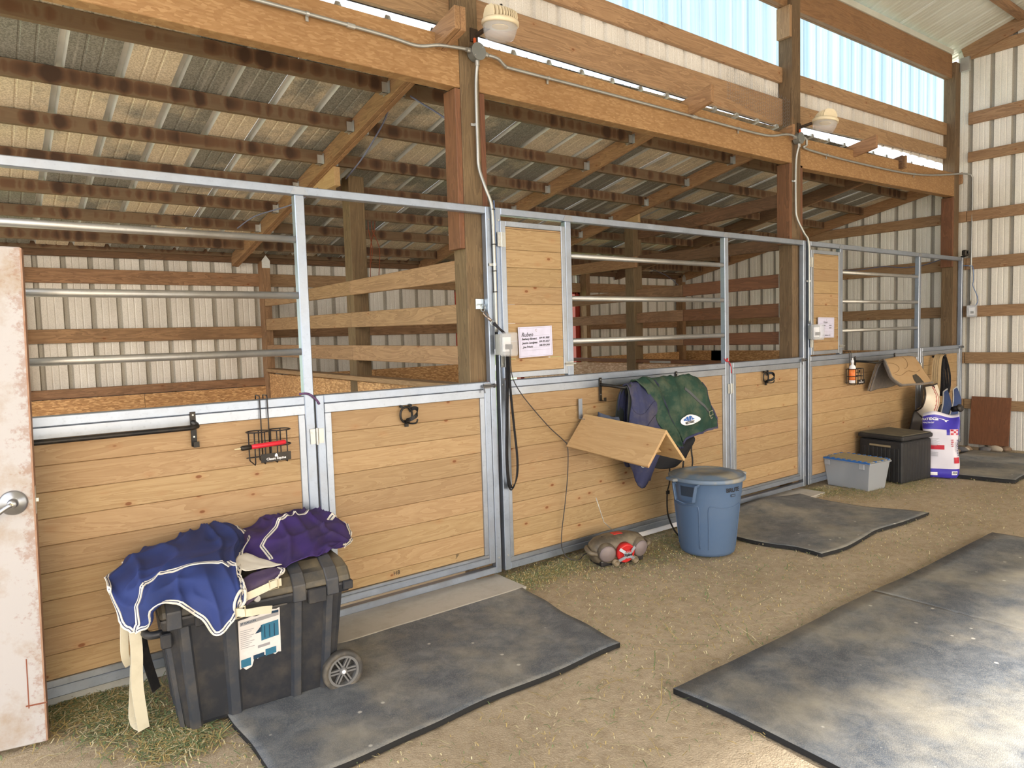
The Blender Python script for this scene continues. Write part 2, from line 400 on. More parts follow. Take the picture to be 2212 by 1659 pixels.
def ground():
    m = NT('packed_dirt'); g = m.n('ShaderNodeNewGeometry').outputs['Position']
    a = m.noise(g, 1.1, 7, .6); b = m.noise(g, 17, 6, .7); c = m.noise(g, 130, 3, .6)
    col = m.mix(m.ramp(a, .35, .7), lin(186, 171, 148), lin(162, 147, 124))
    col = m.mix(m.math('MULTIPLY', m.ramp(b, .45, .7), .5), col, lin(126, 110, 88)); col = m.mix(m.math('MULTIPLY', m.ramp(c, .5, .7), .45), col, lin(200, 184, 158))
    h = m.math('ADD', m.math('MULTIPLY', b, .6), m.math('MULTIPLY', c, .4)); m.bump(h, .7, .02)
    return m.fin(col, .95, 0, .1)
def rubber():
    m = NT('dusty_rubber'); g = m.n('ShaderNodeNewGeometry').outputs['Position']
    a = m.noise(g, 1.6, 8, .65); b = m.noise(g, 9, 7, .7, .6); c = m.noise(g, 220, 2)
    col = m.mix(m.ramp(b, .42, .68), lin(80, 86, 94), lin(112, 116, 120)); col = m.mix(m.math('MULTIPLY', m.ramp(a, .44, .74), .7), col, lin(180, 171, 150))
    col = m.mix(m.math('MULTIPLY', m.ramp(c, .5, .6), .25), col, lin(160, 156, 146))
    sp = m.vor(g, 7.5); col = m.mix(m.math('MULTIPLY', m.ramp(sp, .05, .085, (1, 1, 1, 1), (0, 0, 0, 1)), .6), col, lin(214, 210, 200))
    m.bump(m.math('ADD', b, c), .25, .004)
    return m.fin(col, .62, 0, .35)
def cloth(name, c, dust, dc, sc=5, weave=900, c2=None):
    m = NT(name); v = m.coord(rnd=False)
    col = lin(*c)
    if c2: col = m.mix(m.ramp(m.noise(v, 4.3, 3), .40, .62), col, lin(*c2))
    col = m.mix(m.math('MULTIPLY', m.ramp(m.noise(v, sc, 7, .7), .45, .72), dust), col, lin(*dc))
    m.bump(m.noise(v, weave, 2), .2, .001)
    return m.fin(col, .75, 0, .25)
GAL = galv(); GAL2 = galv('galvanised_channel', (166, 174, 186), .30, .2); GALP = galv('galvanised_pipe', (178, 178, 176), .38, .3); EMT = galv('conduit_steel', (176, 178, 176), .4, .2)
ZINC = galv('zinc_bracket', (190, 192, 190), .35, .2)
PURL = purlinmat(); ROOF = roofmat()
OSBH = osb('header'); OSBW = osb('wall'); OSBP = osb('pale')
WHSH = sheetmat('white_wall_sheet', (236, 233, 225), .35, .45, 0, .12); WHSB = sheetmat('back_wall_sheet', (218, 215, 209), .4, .5, 0, .15); MROOF = sheetmat('main_roof_sheet', (200, 202, 194), .4, .4, .2, 0, (156, 150, 128)); RIDGEG = plain('grey_flashing', (98, 100, 104), .4, .5, .3)
DIRT = ground(); RUB = rubber(); RUBE = plain('rubber_edge', (30, 30, 31), .8)
BLACK = plain('black_painted_steel', (22, 22, 24), .45, .2, .15); DWIRE = plain('dark_wire', (52, 50, 52), .45, .5); BLKP = plain('black_plastic', (30, 31, 33), .5, 0, .35, (110, 98, 76), 9)
BLKW = plain('black_webbing', (26, 27, 33), .8, 0, .2, (90, 82, 70), 30); 
def doorpaint():
    m = NT('rusty_door_paint'); v = m.coord(rnd=False); sx = m.n('ShaderNodeSeparateXYZ'); m.l(v, sx.inputs[0])
    n1 = m.noise(v, 3.0, 7, .65); n2 = m.noise(v, 26, 6, .75); n3 = m.noise(v, 90, 3, .6)
    col = m.mix(m.math('MULTIPLY', m.ramp(n1, .50, .62), .75), lin(166, 164, 166), lin(146, 130, 112))
    edge = m.math('MULTIPLY', m.math('SUBTRACT', sx.outputs[0], .36), 9.0)           # rust creeps in from the latch edge
    r = m.ramp(m.math('ADD', m.math('MULTIPLY', n2, 1.0), m.math('MULTIPLY', edge, .22)), .62, .74)
    col = m.mix(m.math('MULTIPLY', r, .5), col, lin(128, 88, 62)); col = m.mix(m.math('MULTIPLY', m.ramp(n3, .72, .78), .5), col, lin(110, 70, 50))
    return m.fin(col, .5, 0, .4)
RUST = doorpaint()
WHITE = plain('white_paint', (232, 232, 236), .35, 0, .15, (190, 186, 182)); INK = plain('black_ink', (18, 18, 26), .6); CONC = plain('concrete', (176, 172, 164), .9, 0, .5, (140, 132, 118), 8, .2, 40)
REDP = plain('red_trim', (160, 58, 46), .4, 0, .3, (120, 60, 50)); ORNG = plain('orange_twine', (214, 96, 50), .8); BLUEC = plain('blue_cable', (98, 128, 178), .45)
def glassy(name, c=(.9, .92, .95, 1), rough=.05, alpha=.35, tr=0):
    m = NT(name); m.fin(c, rough); tb = m.n('ShaderNodeBsdfTransparent'); tb.inputs[0].default_value = (.95, .96, .97, 1); mx = m.n('ShaderNodeMixShader'); mx.inputs[0].default_value = alpha
    m.l(tb.outputs[0], mx.inputs[1]); m.l(m.b.outputs[0], mx.inputs[2]); m.l(mx.outputs[0], m.out.inputs['Surface']); return m.m
CLEAR = glassy('clear_plastic', (.7, .72, .76, 1), .06, .30)
def skylite():
    m = NT('fibreglass_panel'); g = m.n('ShaderNodeNewGeometry').outputs['Position']
    tl = m.n('ShaderNodeBsdfTranslucent'); tp = m.n('ShaderNodeBsdfTransparent'); tp.inputs[0].default_value = (.42, .54, .66, 1)
    st = m.noise(m.scale(g, (18, 1, .3)), 1, 3); col = m.mix(m.ramp(st, .4, .7), (.62, .72, .78, 1), (.34, .48, .62, 1)); m.l(col, tl.inputs[0])
    mx = m.n('ShaderNodeMixShader'); mx.inputs[0].default_value = .35; m.l(tl.outputs[0], mx.inputs[1]); m.l(tp.outputs[0], mx.inputs[2])
    m2 = m.n('ShaderNodeMixShader'); m2.inputs[0].default_value = .08; gl = m.n('ShaderNodeBsdfGlossy'); gl.inputs['Roughness'].default_value = .3
    m.l(mx.outputs[0], m2.inputs[1]); m.l(gl.outputs[0], m2.inputs[2]); m.l(m2.outputs[0], m.out.inputs['Surface']); return m.m
SKYL = skylite()
ROOFR = sheetmat('clean_rib_metal', (206, 208, 204), .5, .4, .3, 0, (120, 116, 100)); WHSR = sheetmat('darker_rib', (176, 172, 162), .6, .5, 0, .2, (112, 100, 82))  # wall rib faces are coloured darker than the flats between them

# ------------------------------------------------------------ building parts
def lumber(name, a, b, w, h, mat_kind, parent, wdir=None, label=None, bevel=.003):
    """board from point a to b; w along wdir, h perpendicular"""
    a = Vector(a); b = Vector(b); t = (b-a); L = t.length; t.normalize()
    wd = Vector(wdir) if wdir else (Vector((0, 0, 1)).cross(t) if abs(t.z) < .9 else Vector((1, 0, 0)))
    wd = (wd-t*wd.dot(t)).normalized(); hd = t.cross(wd)
    v = [tuple(p) for p in (a-wd*w/2-hd*h/2, a+wd*w/2-hd*h/2, a+wd*w/2+hd*h/2, a-wd*w/2+hd*h/2, b-wd*w/2-hd*h/2, b+wd*w/2-hd*h/2, b+wd*w/2+hd*h/2, b-wd*w/2+hd*h/2)]
    ax = 'xyz'[max(range(3), key=lambda i: abs(t[i]))]
    mat = wood(mat_kind, ax) if isinstance(mat_kind, str) else mat_kind
    o = mesh(name, v, BF, mat, parent)
    if bevel: bev(o, bevel)
    if label: o['label'] = label
    return o
def lum(name, x0, x1, y0, y1, z0, z1, kind, parent, label=None, bevel=.003):
    d = (abs(x1-x0), abs(y1-y0), abs(z1-z0)); ax = 'xyz'[d.index(max(d))]
    mat = wood(kind, ax) if isinstance(kind, str) else kind
    o = mesh(name, boxv(((x0+x1)/2, (y0+y1)/2, (z0+z1)/2), d), BF, mat, parent)
    if bevel: bev(o, bevel)
    if label: o['label'] = label
    return o
# ribbed sheet cross section: (along, outward)
def ribprof(width=.9144, ribs=4, h=.024, minor=True):
    p = []; pitch = width/ribs
    for k in range(ribs):
        x = k*pitch
        p += [(x, 0), (x+.011, h), (x+.037, h), (x+.050, 0)]
        if minor:
            for q in ((.095, .155) if ribs == 4 else (.125, .205)): p += [(x+q, 0), (x+q+.005, .0035), (x+q+.012, .0035), (x+q+.017, 0)]
    p.append((width, 0)); return p

# ================= floor and yard
def build_floor():
    v = []; f = []; nx, ny = 110, 70
    x0, x1, y0, y1 = -6.5, 9.5, -10.5, 4.6
    for j in range(ny+1):
        for i in range(nx+1):
            x = x0+(x1-x0)*i/nx; y = y0+(y1-y0)*j/ny
            z = .012*noise.noise(Vector((x*.9, y*.9, 0)))+.006*noise.noise(Vector((x*3, y*3, 5)))-.008
            v.append((x, y, z))
    for j in range(ny):
        for i in range(nx): a = j*(nx+1)+i; f.append((a, a+1, a+nx+2, a+nx+1))
    o = mesh('floor', v, f, DIRT, None, True, (0, 0, 0)); o['kind'] = 'structure'
build_floor()
GRASS = plain('pasture_grass', (128, 160, 88), .9, 0, .6, (190, 190, 140), 3)
yard = mesh('floor', [(-60, -60, -.03), (60, -60, -.03), (60, 4.5, -.03), (-60, 4.5, -.03)], [(0, 1, 2, 3)], plain('yard_gravel', (170, 164, 154), .95, 0, .4, (150, 136, 112), 2), None, False, (0, 0, 0)); yard['kind'] = 'structure'
past = mesh('floor', [(-60, 4.5, -.035), (60, 4.5, -.035), (60, 60, -.035), (-60, 60, -.035)], [(0, 1, 2, 3)], GRASS, None, False, (0, 0, 0)); past['kind'] = 'structure'

bounce_floor = mesh('floor', [(-6, .2, .012), (7.36, .2, .012), (7.36, 4.46, .012), (-6, 4.46, .012)], [(0, 1, 2, 3)], plain('pale_bounce_floor', (236, 222, 196), .95, 0, .3, (190, 160, 120), 9, .1, 60), None, False, (0, 0, 0)); bounce_floor['kind'] = 'structure'  # pale stall floor added to bounce light up into the stalls
# ================= lean-to roof over the stalls
SL = .2
def rz(y, off=0): return 3.43+off-SL*y
ceil = struct('ceiling')
prof = ribprof(.9144, 3, .028)
k = 0; x = -4.62
while x < 7.3:
    v = []; f = []; n = len(prof); ya, yb = .12, 4.62
    for (a, h) in prof:
        X = min(x+a, 7.42)
        for y in (ya, yb): v.append((X, y, rz(y)+h+.002*(k % 2)))
    for i in range(n-1): f.append((2*i, 2*i+2, 2*i+3, 2*i+1))
    mesh('roof_sheet', v, f, [ROOF, ROOFR], ceil, False, None, [1 if max(prof[i][1], prof[i+1][1]) > .01 else 0 for i in range(n-1)]); x += .9144; k += 1
# the sheets' upper lip turned up under the flashing
for px, (xa, xb) in enumerate(((-4.6, -.34), (-.30, 2.0), (2.0, 3.44), (3.44, 5.62), (5.62, 7.22))):
    for y in (.68, 1.243, 1.806, 2.36, 2.88, 3.40, 3.95):
        a = xa+.02; b = xb-.02; zb = rz(y)
        v = []
        for X in (a, b):
            for (dy, dz) in ((-.019, -.092), (.019, -.092-.0), (.019, -.002), (-.019, .002)): v.append((X, y+dy, zb+dz-.002))
        f = [(0, 1, 2, 3), (7, 6, 5, 4), (0, 4, 5, 1), (1, 5, 6, 2), (2, 6, 7, 3), (3, 7, 4, 0)]
        mesh('purlin', v, f, PURL, ceil)
for xr, kind in ((-4.62, 'rafter'), (-.30, 'rafter'), (2.0, 'rafter'), (3.44, 'rafter'), (5.62, 'dark'), (7.24, 'rafter')):
    dp = .135; ya, yb = (-.16 if xr in (-.30, 2.0) else .02), 4.42
    v = []
    for y in (ya, yb):
        zb = rz(y)-.132
        for (dx, dz) in ((-.019, 0), (.019, 0), (.019, dp), (-.019, dp)): v.append((xr+dx, y, zb+dz-(.004 if y < 0 else .002)))
    o = mesh('rafter', v, [(0, 1, 2, 3), (7, 6, 5, 4), (0, 4, 5, 1), (1, 5, 6, 2), (2, 6, 7, 3), (3, 7, 4, 0)], wood(kind, 'y'), ceil); bev(o, .003)
# a second ply alongside the rafter at the left post, and the stub over bay three
for (x0, ya, yb) in ((-.34, -.16, 4.4), (4.62, -.17, .35), (5.66, -.0, 4.4)):
    v = []
    for y in (ya, yb):
        zb = rz(y)-.132
        for (dx, dz) in ((-.019, 0), (.019, 0), (.019, .13), (-.019, .13)): v.append((x0+dx, y, zb+dz-.002))
    o = mesh('rafter', v, [(0, 1, 2, 3), (7, 6, 5, 4), (0, 4, 5, 1), (1, 5, 6, 2), (2, 6, 7, 3), (3, 7, 4, 0)], wood('rafter', 'y'), ceil); bev(o, .003)
hang = MB()
def hanger(x, y, s):
    zb = rz(y)
    m_ = MB(); m_.b2(x, x+s*.002, y-.05, y+.05, zb-.1, zb-.02); m_.b2(x, x+s*.045, y-.024, y+.024, zb-.1, zb-.097); m_.b2(x, x+s*.045, y-.024, y-.021, zb-.1, zb-.03)
    m_.build('joist_hanger', ZINC, ceil)
for y in (.68, 1.243, 1.806, 2.36, 2.88, 3.40):
    hanger(-.362, y, -1); hanger(-.279, y, 1); hanger(1.98, y, -1); hanger(2.02, y, 1); hanger(3.42, y, -1)

# ================= back wall
wb = struct('wall_back')
def wallsheets(parent, runs, y, face, zt, mat, axis='x', zb=0.0):
    """runs: list of (start, end, zbottom) ; ribs point away from the viewer"""
    pr = ribprof()
    for (s0, s1, zb_) in runs:
        s = s0
        while s < s1-.02:
            v = []; f = []
            pts = [(s+a, h) for a, h in pr if s+a <= s1+1e-6]
            if len(pts) < 2: break
            for (a, h) in pts:
                for top in (0, 1):
                    z = (zt(a) if callable(zt) else zt) if top else zb_
                    v.append((a, y+face*h, z) if axis == 'x' else (y+face*h, a, z))
            for i in range(len(pts)-1): f.append((2*i, 2*i+2, 2*i+3, 2*i+1))
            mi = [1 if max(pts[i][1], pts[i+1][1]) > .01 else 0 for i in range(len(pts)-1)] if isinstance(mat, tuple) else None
            mesh('wall_sheet', v, f, mat, parent, False, None, mi); s += .9144
YB = 4.462
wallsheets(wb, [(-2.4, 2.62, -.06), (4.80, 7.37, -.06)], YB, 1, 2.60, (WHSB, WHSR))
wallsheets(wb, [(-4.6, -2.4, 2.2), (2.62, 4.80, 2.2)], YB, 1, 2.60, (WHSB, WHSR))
lum('beam', -4.6, 7.3, 4.40, 4.44, 2.33+.13, 2.60, 'dark', wb, 'stained header board along the top of the back wall')
lum('beam', -4.6, 7.3, 4.36, 4.40, 2.52, 2.62, PURL, wb)
for (a, b) in ((-4.6, -.03), (.05, 2.6), (2.6, 4.85), (4.99, 7.26)):
    lum('girt', a, b, 4.42, 4.46, 2.205, 2.345, 'old' if a < 0 else 'girt', wb)
for (a, b) in ((-2.35, -.04), (.05, 2.6), (4.99, 7.26)):
    lum('girt', a, b, 4.42, 4.46, 1.625, 1.76, 'old', wb)
    lum('girt', a, b, 4.40, 4.46, 1.09, 1.18, 'old', wb)
for (a, b) in ((-2.35, -1.3), (-1.3, -.05), (.05, 1.3), (1.3, 2.6), (4.99, 6.2), (6.2, 7.26)):
    lum('strand_board', a+.002, b-.002, 4.385, 4.40, 0, 1.20 if a > 0 else 1.085, OSBW, wb, bevel=0)
for (xc, kd) in ((-.02, 'light'), (-2.35, 'old'), (4.89, 'old'), (7.17, 'old')):
    lum('stud', xc-.045, xc+.045, 4.30, 4.44, 0, 2.48, 'old', wb); 
for xc in (-.02, -2.5, 3.4, 7.17):
    o = prism('tie_plate', [(xc-.045, 2.40), (xc+.045, 2.40), (xc+.045, 2.48), (xc, 2.54), (xc-.045, 2.48)], 4.292, 4.296, ZINC, wb)
# red trimmed stall openings; the unseen leftmost one is widened to let in light
for (xa, xb) in ((2.56, 3.40), (3.66, 4.86), (-4.6, -2.4)):
    t = MB(); t.b2(xa, xa+.10, 4.46, 4.56, 0, 2.22); t.b2(xa+.03, xa+.05, 4.455, 4.46, 0, 2.2)
    t.b2(xb-.10, xb, 4.46, 4.56, 0, 2.22); t.b2(xb-.07, xb-.05, 4.455, 4.46, 0, 2.2); t.b2(xa, xb, 4.46, 4.50, 2.18, 2.26)
    t.build('red_trim', REDP, wb)
# pasture fence glimpsed through the openings
pf = thing('pasture_fence', 'white rail fence in the pasture seen through the stall opening', 'fence', (3.5, 9, 0))
for xx in (-4, -1, 2, 5, 8, 11): lum('post', xx, xx+.1, 9, 9.1, 0, 1.3, WHITE, pf)
for zz in (.45, .8, 1.15): lum('rail', -4, 11, 8.98, 9.0, zz, zz+.12, WHITE, pf)

# ================= end wall on the right
we = struct('wall_right')
XE = 7.362
def zend(y): return rz(y)+.0 if y > .12 else 4.94+.30*(.08-y)
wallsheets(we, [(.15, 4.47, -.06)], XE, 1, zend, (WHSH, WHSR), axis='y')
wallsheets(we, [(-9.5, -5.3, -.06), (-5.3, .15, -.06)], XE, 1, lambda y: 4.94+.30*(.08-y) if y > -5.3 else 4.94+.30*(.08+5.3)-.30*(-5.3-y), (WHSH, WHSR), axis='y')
for i, (z0, z1) in enumerate(((.475, .595), (1.05, 1.19), (1.635, 1.772), (2.228, 2.372), (2.825, 2.956), (3.553, 3.675), (4.012, 4.155), (4.80, 4.93))):
    for (ya, yb) in ((-4.7, .0), (-9.3, -4.7)): lum('girt', 7.322, 7.36, ya+.003, yb-.003, z0, z1, 'girt', we)
    if z1 < 3: lum('girt', 7.322, 7.36, 0.003, 4.42, z0, z1, 'girt', we)
for y0 in (.1, 1.35, 2.6, 3.55): lum('strand_board', 7.305, 7.32, y0+.002, min(y0+1.248, 4.40), 0, 1.215, OSBW, we, bevel=0)
# sloping rafter and posts carrying the main roof on that side
lumber('rafter', (7.30, .05, 4.865), (7.30, -5.25, 4.865+.30*5.3), .04, .15, 'girt', we)
lum('post', 7.18, 7.32, -4.8, -4.66, 0, 6.3, 'post', we)
o = mesh('tie_plate', boxv((7.22, .0, 4.72), (.05, .10, .16)), BF, ZINC, we)

# ================= main roof
cm = struct('ceiling')
def mz(y): return 4.93+.30*(.08-y) if y > -5.3 else 4.93+.30*5.38-.30*(-5.3-y)
x = -5.2; k = 0; PR4 = ribprof()
while x < 7.4:
    v = []; f = []; ys = (.30, -5.3, -9.6)
    for (a, h) in PR4:
        X = min(x+a, 7.5)
        for y in ys: v.append((X, y, mz(y)+h+.002*(k % 2)))
    for i in range(len(PR4)-1):
        for j in range(2): f.append((3*i+j, 3*i+3+j, 3*i+4+j, 3*i+1+j))
    mesh('roof_sheet', v, f, MROOF, cm); x += .9144; k += 1
yy = -.58
while yy > -9.4:
    lum('purlin', -5.2, 7.32, yy-.045, yy+.045-.0, mz(yy)-.075, mz(yy)-.02, 'old', cm); yy -= .62
for xr in (-3.9, -.12, 3.54):
    lumber('rafter', (xr, .05, mz(.05)-.17), (xr, -5.3, mz(-5.3)-.17), .08, .19, 'rafter', cm)
    lumber('rafter', (xr, -5.3, mz(-5.3)-.17), (xr, -9.4, mz(-9.4)-.17), .08, .19, 'rafter', cm)
lum('eave_beam', -5.2, 7.3, -9.5, -9.4, mz(-9.4)-.42, mz(-9.4)-.12, 'beam', cm)
wf = struct('added_wall_front')  # unseen wall and posts, added to cut high sky light from behind the camera
wallsheets(wf, [(-5.2, 7.3, 3.52)], -9.52, -1, mz(-9.4)-.1, WHSB)
for xp in (-5.2, -.9, 3.4, 7.18): lum('post', xp, xp+.14, -9.48, -9.34, 0, 4.7, 'post', wf)
lum('girt', -5.2, 7.3, -9.50, -9.46, 3.50, 3.64, 'girt', wf)

# ================= clerestory wall above the header
wc = struct('wall_clerestory')
for (xa, xb, g1, g2, ev) in (
        (-5.0, -.19, (3.47, 3.495, 3.67, 3.69), (3.841, 3.841, 3.98, 3.98), (4.50, 4.50, 4.78, 4.78)),
        (-.05, 3.47, (3.495, 3.445, 3.70, 3.69), (3.86, 3.838, 4.0, 3.975), (4.49, 4.50, 4.76, 4.77)),
        (3.61, 7.10, (3.50, 3.605, 3.675, 3.742), (3.822, 3.893, 3.962, 4.036), (4.505, 4.56, 4.775, 4.84))):
    def tilt(nm, q, y0, y1, kd):
        v = [(xa, y0, q[0]), (xb, y0, q[1]), (xb, y1, q[1]), (xa, y1, q[0]), (xa, y0, q[2]), (xb, y0, q[3]), (xb, y1, q[3]), (xa, y1, q[2])]
        o = mesh(nm, v, BF, wood(kd, 'x') if isinstance(kd, str) else kd, wc); bev(o, .004); return o
    tilt('girt', g1, .15, .188, 'girt'); tilt('girt', g2, .15, .188, 'girt')
    tilt('eave_beam', ev, .10, .15, 'beam'); tilt('eave_beam', (ev[0]+.0, ev[1], ev[0]+.13, ev[1]+.13), .151, .18, 'beam')
    tilt('closure_strip', (ev[2], ev[3], ev[2]+.06, ev[3]+.06), .085, .12, MROOF)
    # grey flashing strip below the wall sheets; daylight shows between it and the roof ribs
    tilt('flashing', (g1[0]-.0, g1[1]-.0, 3.60, 3.60), .200, .202, RIDGEG)
wallsheets(wc, [(-5.0, 7.35, 3.55)], .190, 1, 3.975, WHSB)
wn = struct('window_1')
pr = ribprof()
s = -5.0
while s < 7.34:
    v = []; f = []; pts = [(s+a, h) for a, h in pr if s+a <= 7.36]
    for (a, h) in pts: v += [(a, .1925+h, 3.955), (a, .1925+h, 4.86)]
    for i in range(len(pts)-1): f.append((2*i, 2*i+2, 2*i+3, 2*i+1))
    mesh('pane', v, f, SKYL, wn); s += .9144

# ================= posts and headers
def post(x0, label, cleats=True, zc=(2.35, 3.085), z1=4.75):
    t = thing('post', label, 'post', (x0+.07, .125, 0))
    lum('timber', x0, x0+.14, .055, .195, -.02, z1, 'post', t, bevel=.005)
    lum('cleat', x0-.04, x0-.001, .058, .19, zc[0], zc[1], 'red', t)
    if cleats: lum('cleat', x0+.141, x0+.18, .058, .19, zc[0], zc[1], 'red', t)
    return t
p = post(-.19, 'square timber post between the first two stalls, with the snap hook on it', True, (2.12, 3.085))
p = post(3.47, 'square timber post behind the second junction box, between the two right stalls', True)
lum('cleat', 3.43, 3.469, .055, .19, 4.22, 4.5, 'girt', p)
post(7.10, 'square timber post in the corner beside the right end wall', False, (2.26, 3.115))
def header(xa, xb, q, label):
    y0, y1 = .058, .148
    v = [(xa, y0, q[0]), (xb, y0, q[1]), (xb, y1, q[1]), (xa, y1, q[0]), (xa, y0, q[2]), (xb, y0, q[3]), (xb, y1, q[3]), (xa, y1, q[2])]
    o = mesh('header_beam', v, BF, OSBH, None); bev(o, .003); tag(o, label, 'beam')
header(-3.67, -.192, (3.10, 3.09, 3.395, 3.38), 'strand-faced header beam over the left stall, left of the first timber post')
header(-.048, 3.468, (3.09, 3.087, 3.380, 3.335), 'strand-faced header beam over the middle stall, between two posts')
header(3.612, 7.098, (3.062, 3.125, 3.335, 3.41), 'strand-faced header beam over the right stall, ending at the corner post')

# ================= mid posts, braces and partitions
def midpost(x0, y0, zt, label):
    t = thing('post', label, 'post', (x0+.07, y0+.07, 0)); lum('timber', x0, x0+.14, y0, y0+.14, -.02, zt, 'post', t, bevel=.004); return t
t = midpost(-.10, 1.90, rz(1.97)-.10, 'timber post halfway along the fence of the left stall')
lum('block', -.30, -.25, 1.72, 2.22, 2.80, 2.95, 'light', t); lum('block', -.245, -.21, 1.90, 2.05, 2.75, 2.95, 'light', t)
t = midpost(3.50, 2.07, rz(2.14)-.10, 'timber post halfway along the fence of the middle stall')
lum('block', 3.455, 3.495, 1.95, 2.35, 2.82, 2.95, 'light', t)
for (lab, a, b, h) in (('upper dark timber tie from the second post to the middle fence post', (3.60, .2, 2.79), (3.60, 2.3, 2.70), .125),
                       ('lower dark timber tie crossing behind the middle stall grille', (3.60, .2, 2.375), (3.60, 2.15, 2.40), .115),
                       ('reddish timber tie behind the feed door of the middle stall', (3.47, 2.0, 2.375), (3.47, 3.4, 2.375), .125)):
    o = lumber('tie_beam', a, b, .038, h, 'dark' if 'dark' in lab else 'rafter', None); tag(o, lab, 'beam')
def partition(x0, x1, label, rows, cap, cz, osbmat, kd, joint):
    t = thing('stall_partition', label, 'fence', ((x0+x1)/2, 2.2, 0))
    xa = lambda y: x0+(x1-x0)*(y-.2)/(4.2)
    for (zn0, zn1, zf0, zf1) in rows:
        for (ya, yb, kk) in ((.198, joint, kd[0]), (joint+.006, 4.27, kd[1])):
            r = lambda y, n_, f_: n_+(f_-n_)*(y-.2)/4.1
            v = []
            for y in (ya, yb):
                X = xa(y); v += [(X-.04, y, r(y, zn0, zf0)), (X, y, r(y, zn0, zf0)), (X, y, r(y, zn1, zf1)), (X-.04, y, r(y, zn1, zf1))]
            o = mesh('board', v, [(0, 1, 2, 3), (7, 6, 5, 4), (0, 4, 5, 1), (1, 5, 6, 2), (2, 6, 7, 3), (3, 7, 4, 0)], wood(kk, 'y'), t); bev(o, .004)
    for i, (ya, yb) in enumerate(((.2, 1.4), (1.4, 2.62), (2.62, 3.84), (3.84, 4.27))):
        m_ = [(xa(ya+.002)-.03, ya+.002), (xa(yb-.002)-.03, yb-.002)]
        v = [(m_[0][0], m_[0][1], 0), (m_[1][0], m_[1][1], 0), (m_[1][0]+.014, m_[1][1], 0), (m_[0][0]+.014, m_[0][1], 0)]
        v += [(a, b, cz) for a, b, c in v]
        mesh('strand_board', v, BF, osbmat, t)
    lumber('cap_board', (xa(.2)-.0, .2, cap), (xa(4.27), 4.27, cap+.02), .13, .038, kd[0], t)
    for (zn0, zn1, a, b) in rows:
        m_ = MB(); X = xa(.2)-.042; m_.b2(X-.003, X, .197, .225, zn0-.005, zn1-.0); m_.build('bracket', ZINC, t)
    return t
partition(-.10, -.02, 'three-board timber fence over a strand board kick wall, beside the left stall', [(1.935, 2.07, 1.975, 2.075), (1.66, 1.785, 1.71, 1.835), (1.392, 1.515, 1.42, 1.55)], 1.245, 1.225, OSBW, ('girt', 'girt'), 1.95)
partition(3.56, 3.60, 'three-board timber fence over a pale strand board wall, beside the middle stall', [(1.956, 2.085, 1.91, 2.03), (1.675, 1.806, 1.67, 1.775), (1.41, 1.535, 1.405, 1.50)], 1.22, 1.20, OSBP, ('red', 'old'), 1.39)
m_ = MB(); m_.b2(3.50, 3.507, 1.55, 1.85, 1.21, 1.235); tag(m_.build('zinc_strip', ZINC, None), 'short white metal strip on the cap of the middle stall kick wall', 'bracket')

# ================= steel stall fronts
def stall_front(b, label, pipes_from, feed, lead=True):
    t = thing('stall_front', label, 'stall panel', (b+1.2, .025, 0))
    def bar(name, x0, x1, z0, z1, y0=0, y1=.048, mat=GAL, bevel=.004):
        o = mesh(name, boxv(((x0+x1)/2, (y0+y1)/2, (z0+z1)/2), (x1-x0, y1-y0, z1-z0)), BF, mat, t); bev(o, bevel); return o
    L = b+.0 if lead else b+.02
    bar('top_rail', L+.045, b+3.567, 2.335, 2.38)
    if lead: bar('upright', L, L+.045, .05, 2.38)
    bar('upright', b+3.567, b+3.61, .05, 2.38); bar('upright', b+2.358, b+2.410, .05, 2.335)
    if feed: bar('upright', b+.588, b+.64, 1.29, 2.335)
    bar('mid_rail', L+.045, b+2.358, 1.242, 1.288)
    bar('bottom_rail', L+.045, b+2.358, .052, .098); bar('door_sill', b+2.410, b+3.567, .052, .092)
    for (z, r) in ((2.107, .0185), (1.817, .0185), (1.522, .0185)):
        v, f = tubev([(pipes_from, .024, z), (b+2.36, .024, z)], r, 16); mesh('rail_pipe', v, f, GALP, t, True)
    c = bar('plank_channel', L+.045, b+2.358, 1.190, 1.240, .002, .046, GAL2, .002)
    bar('plank_channel', L+.045, b+2.358, .100, .130, .002, .046, GAL2, .002)
    bar('plank_channel', L+.046, L+.074, .131, 1.189, .002, .046, GAL2, .002); bar('plank_channel', b+2.322, b+2.356, .131, 1.189, .002, .046, GAL2, .002)
    zs = [1.190, 1.074, .958, .842, .724, .604, .482, .362, .240, .130]
    for i in range(9): plank(t, L+.07, b+2.326, zs[i+1], zs[i])
    for z in (1.262, 2.30, .15):
        v, f = tubev([(b+3.588, -.004, z), (b+3.588, .0, z)], .006, 10); mesh('bolt', v, f, ZINC, t)
        if lead: v, f = tubev([(b+.022, -.004, z), (b+.022, .0, z)], .006, 10); mesh('bolt', v, f, ZINC, t)
    # weld fillets where the uprights meet the top rail
    for xx in (b+2.384,)+((b+.614,) if feed else ()):
        prism('weld_gusset', [(xx-.05, 2.337), (xx+.05, 2.337), (xx+.025, 2.376), (xx-.025, 2.376)], -.002, -.0005, GAL2, t)
    return t
def plank(t, x0, x1, z0, z1, y0=.013, y1=.04, kd='pine'):
    o = mesh('plank', boxv(((x0+x1)/2, (y0+y1)/2, (z0+z1)/2), (x1-x0, y1-y0, z1-z0-.0012)), BF, wood(kd, 'x'), t); bev(o, .0025); return o
F1 = stall_front(-3.64, 'left steel stall front with open pipe grille above pine boards', -2.98, False)
F2 = stall_front(0, 'middle steel stall front with the green blanket hanging on it', .64, True)
F3 = stall_front(3.65, 'right steel stall front above the clear tub and black deck box', 4.29, True)
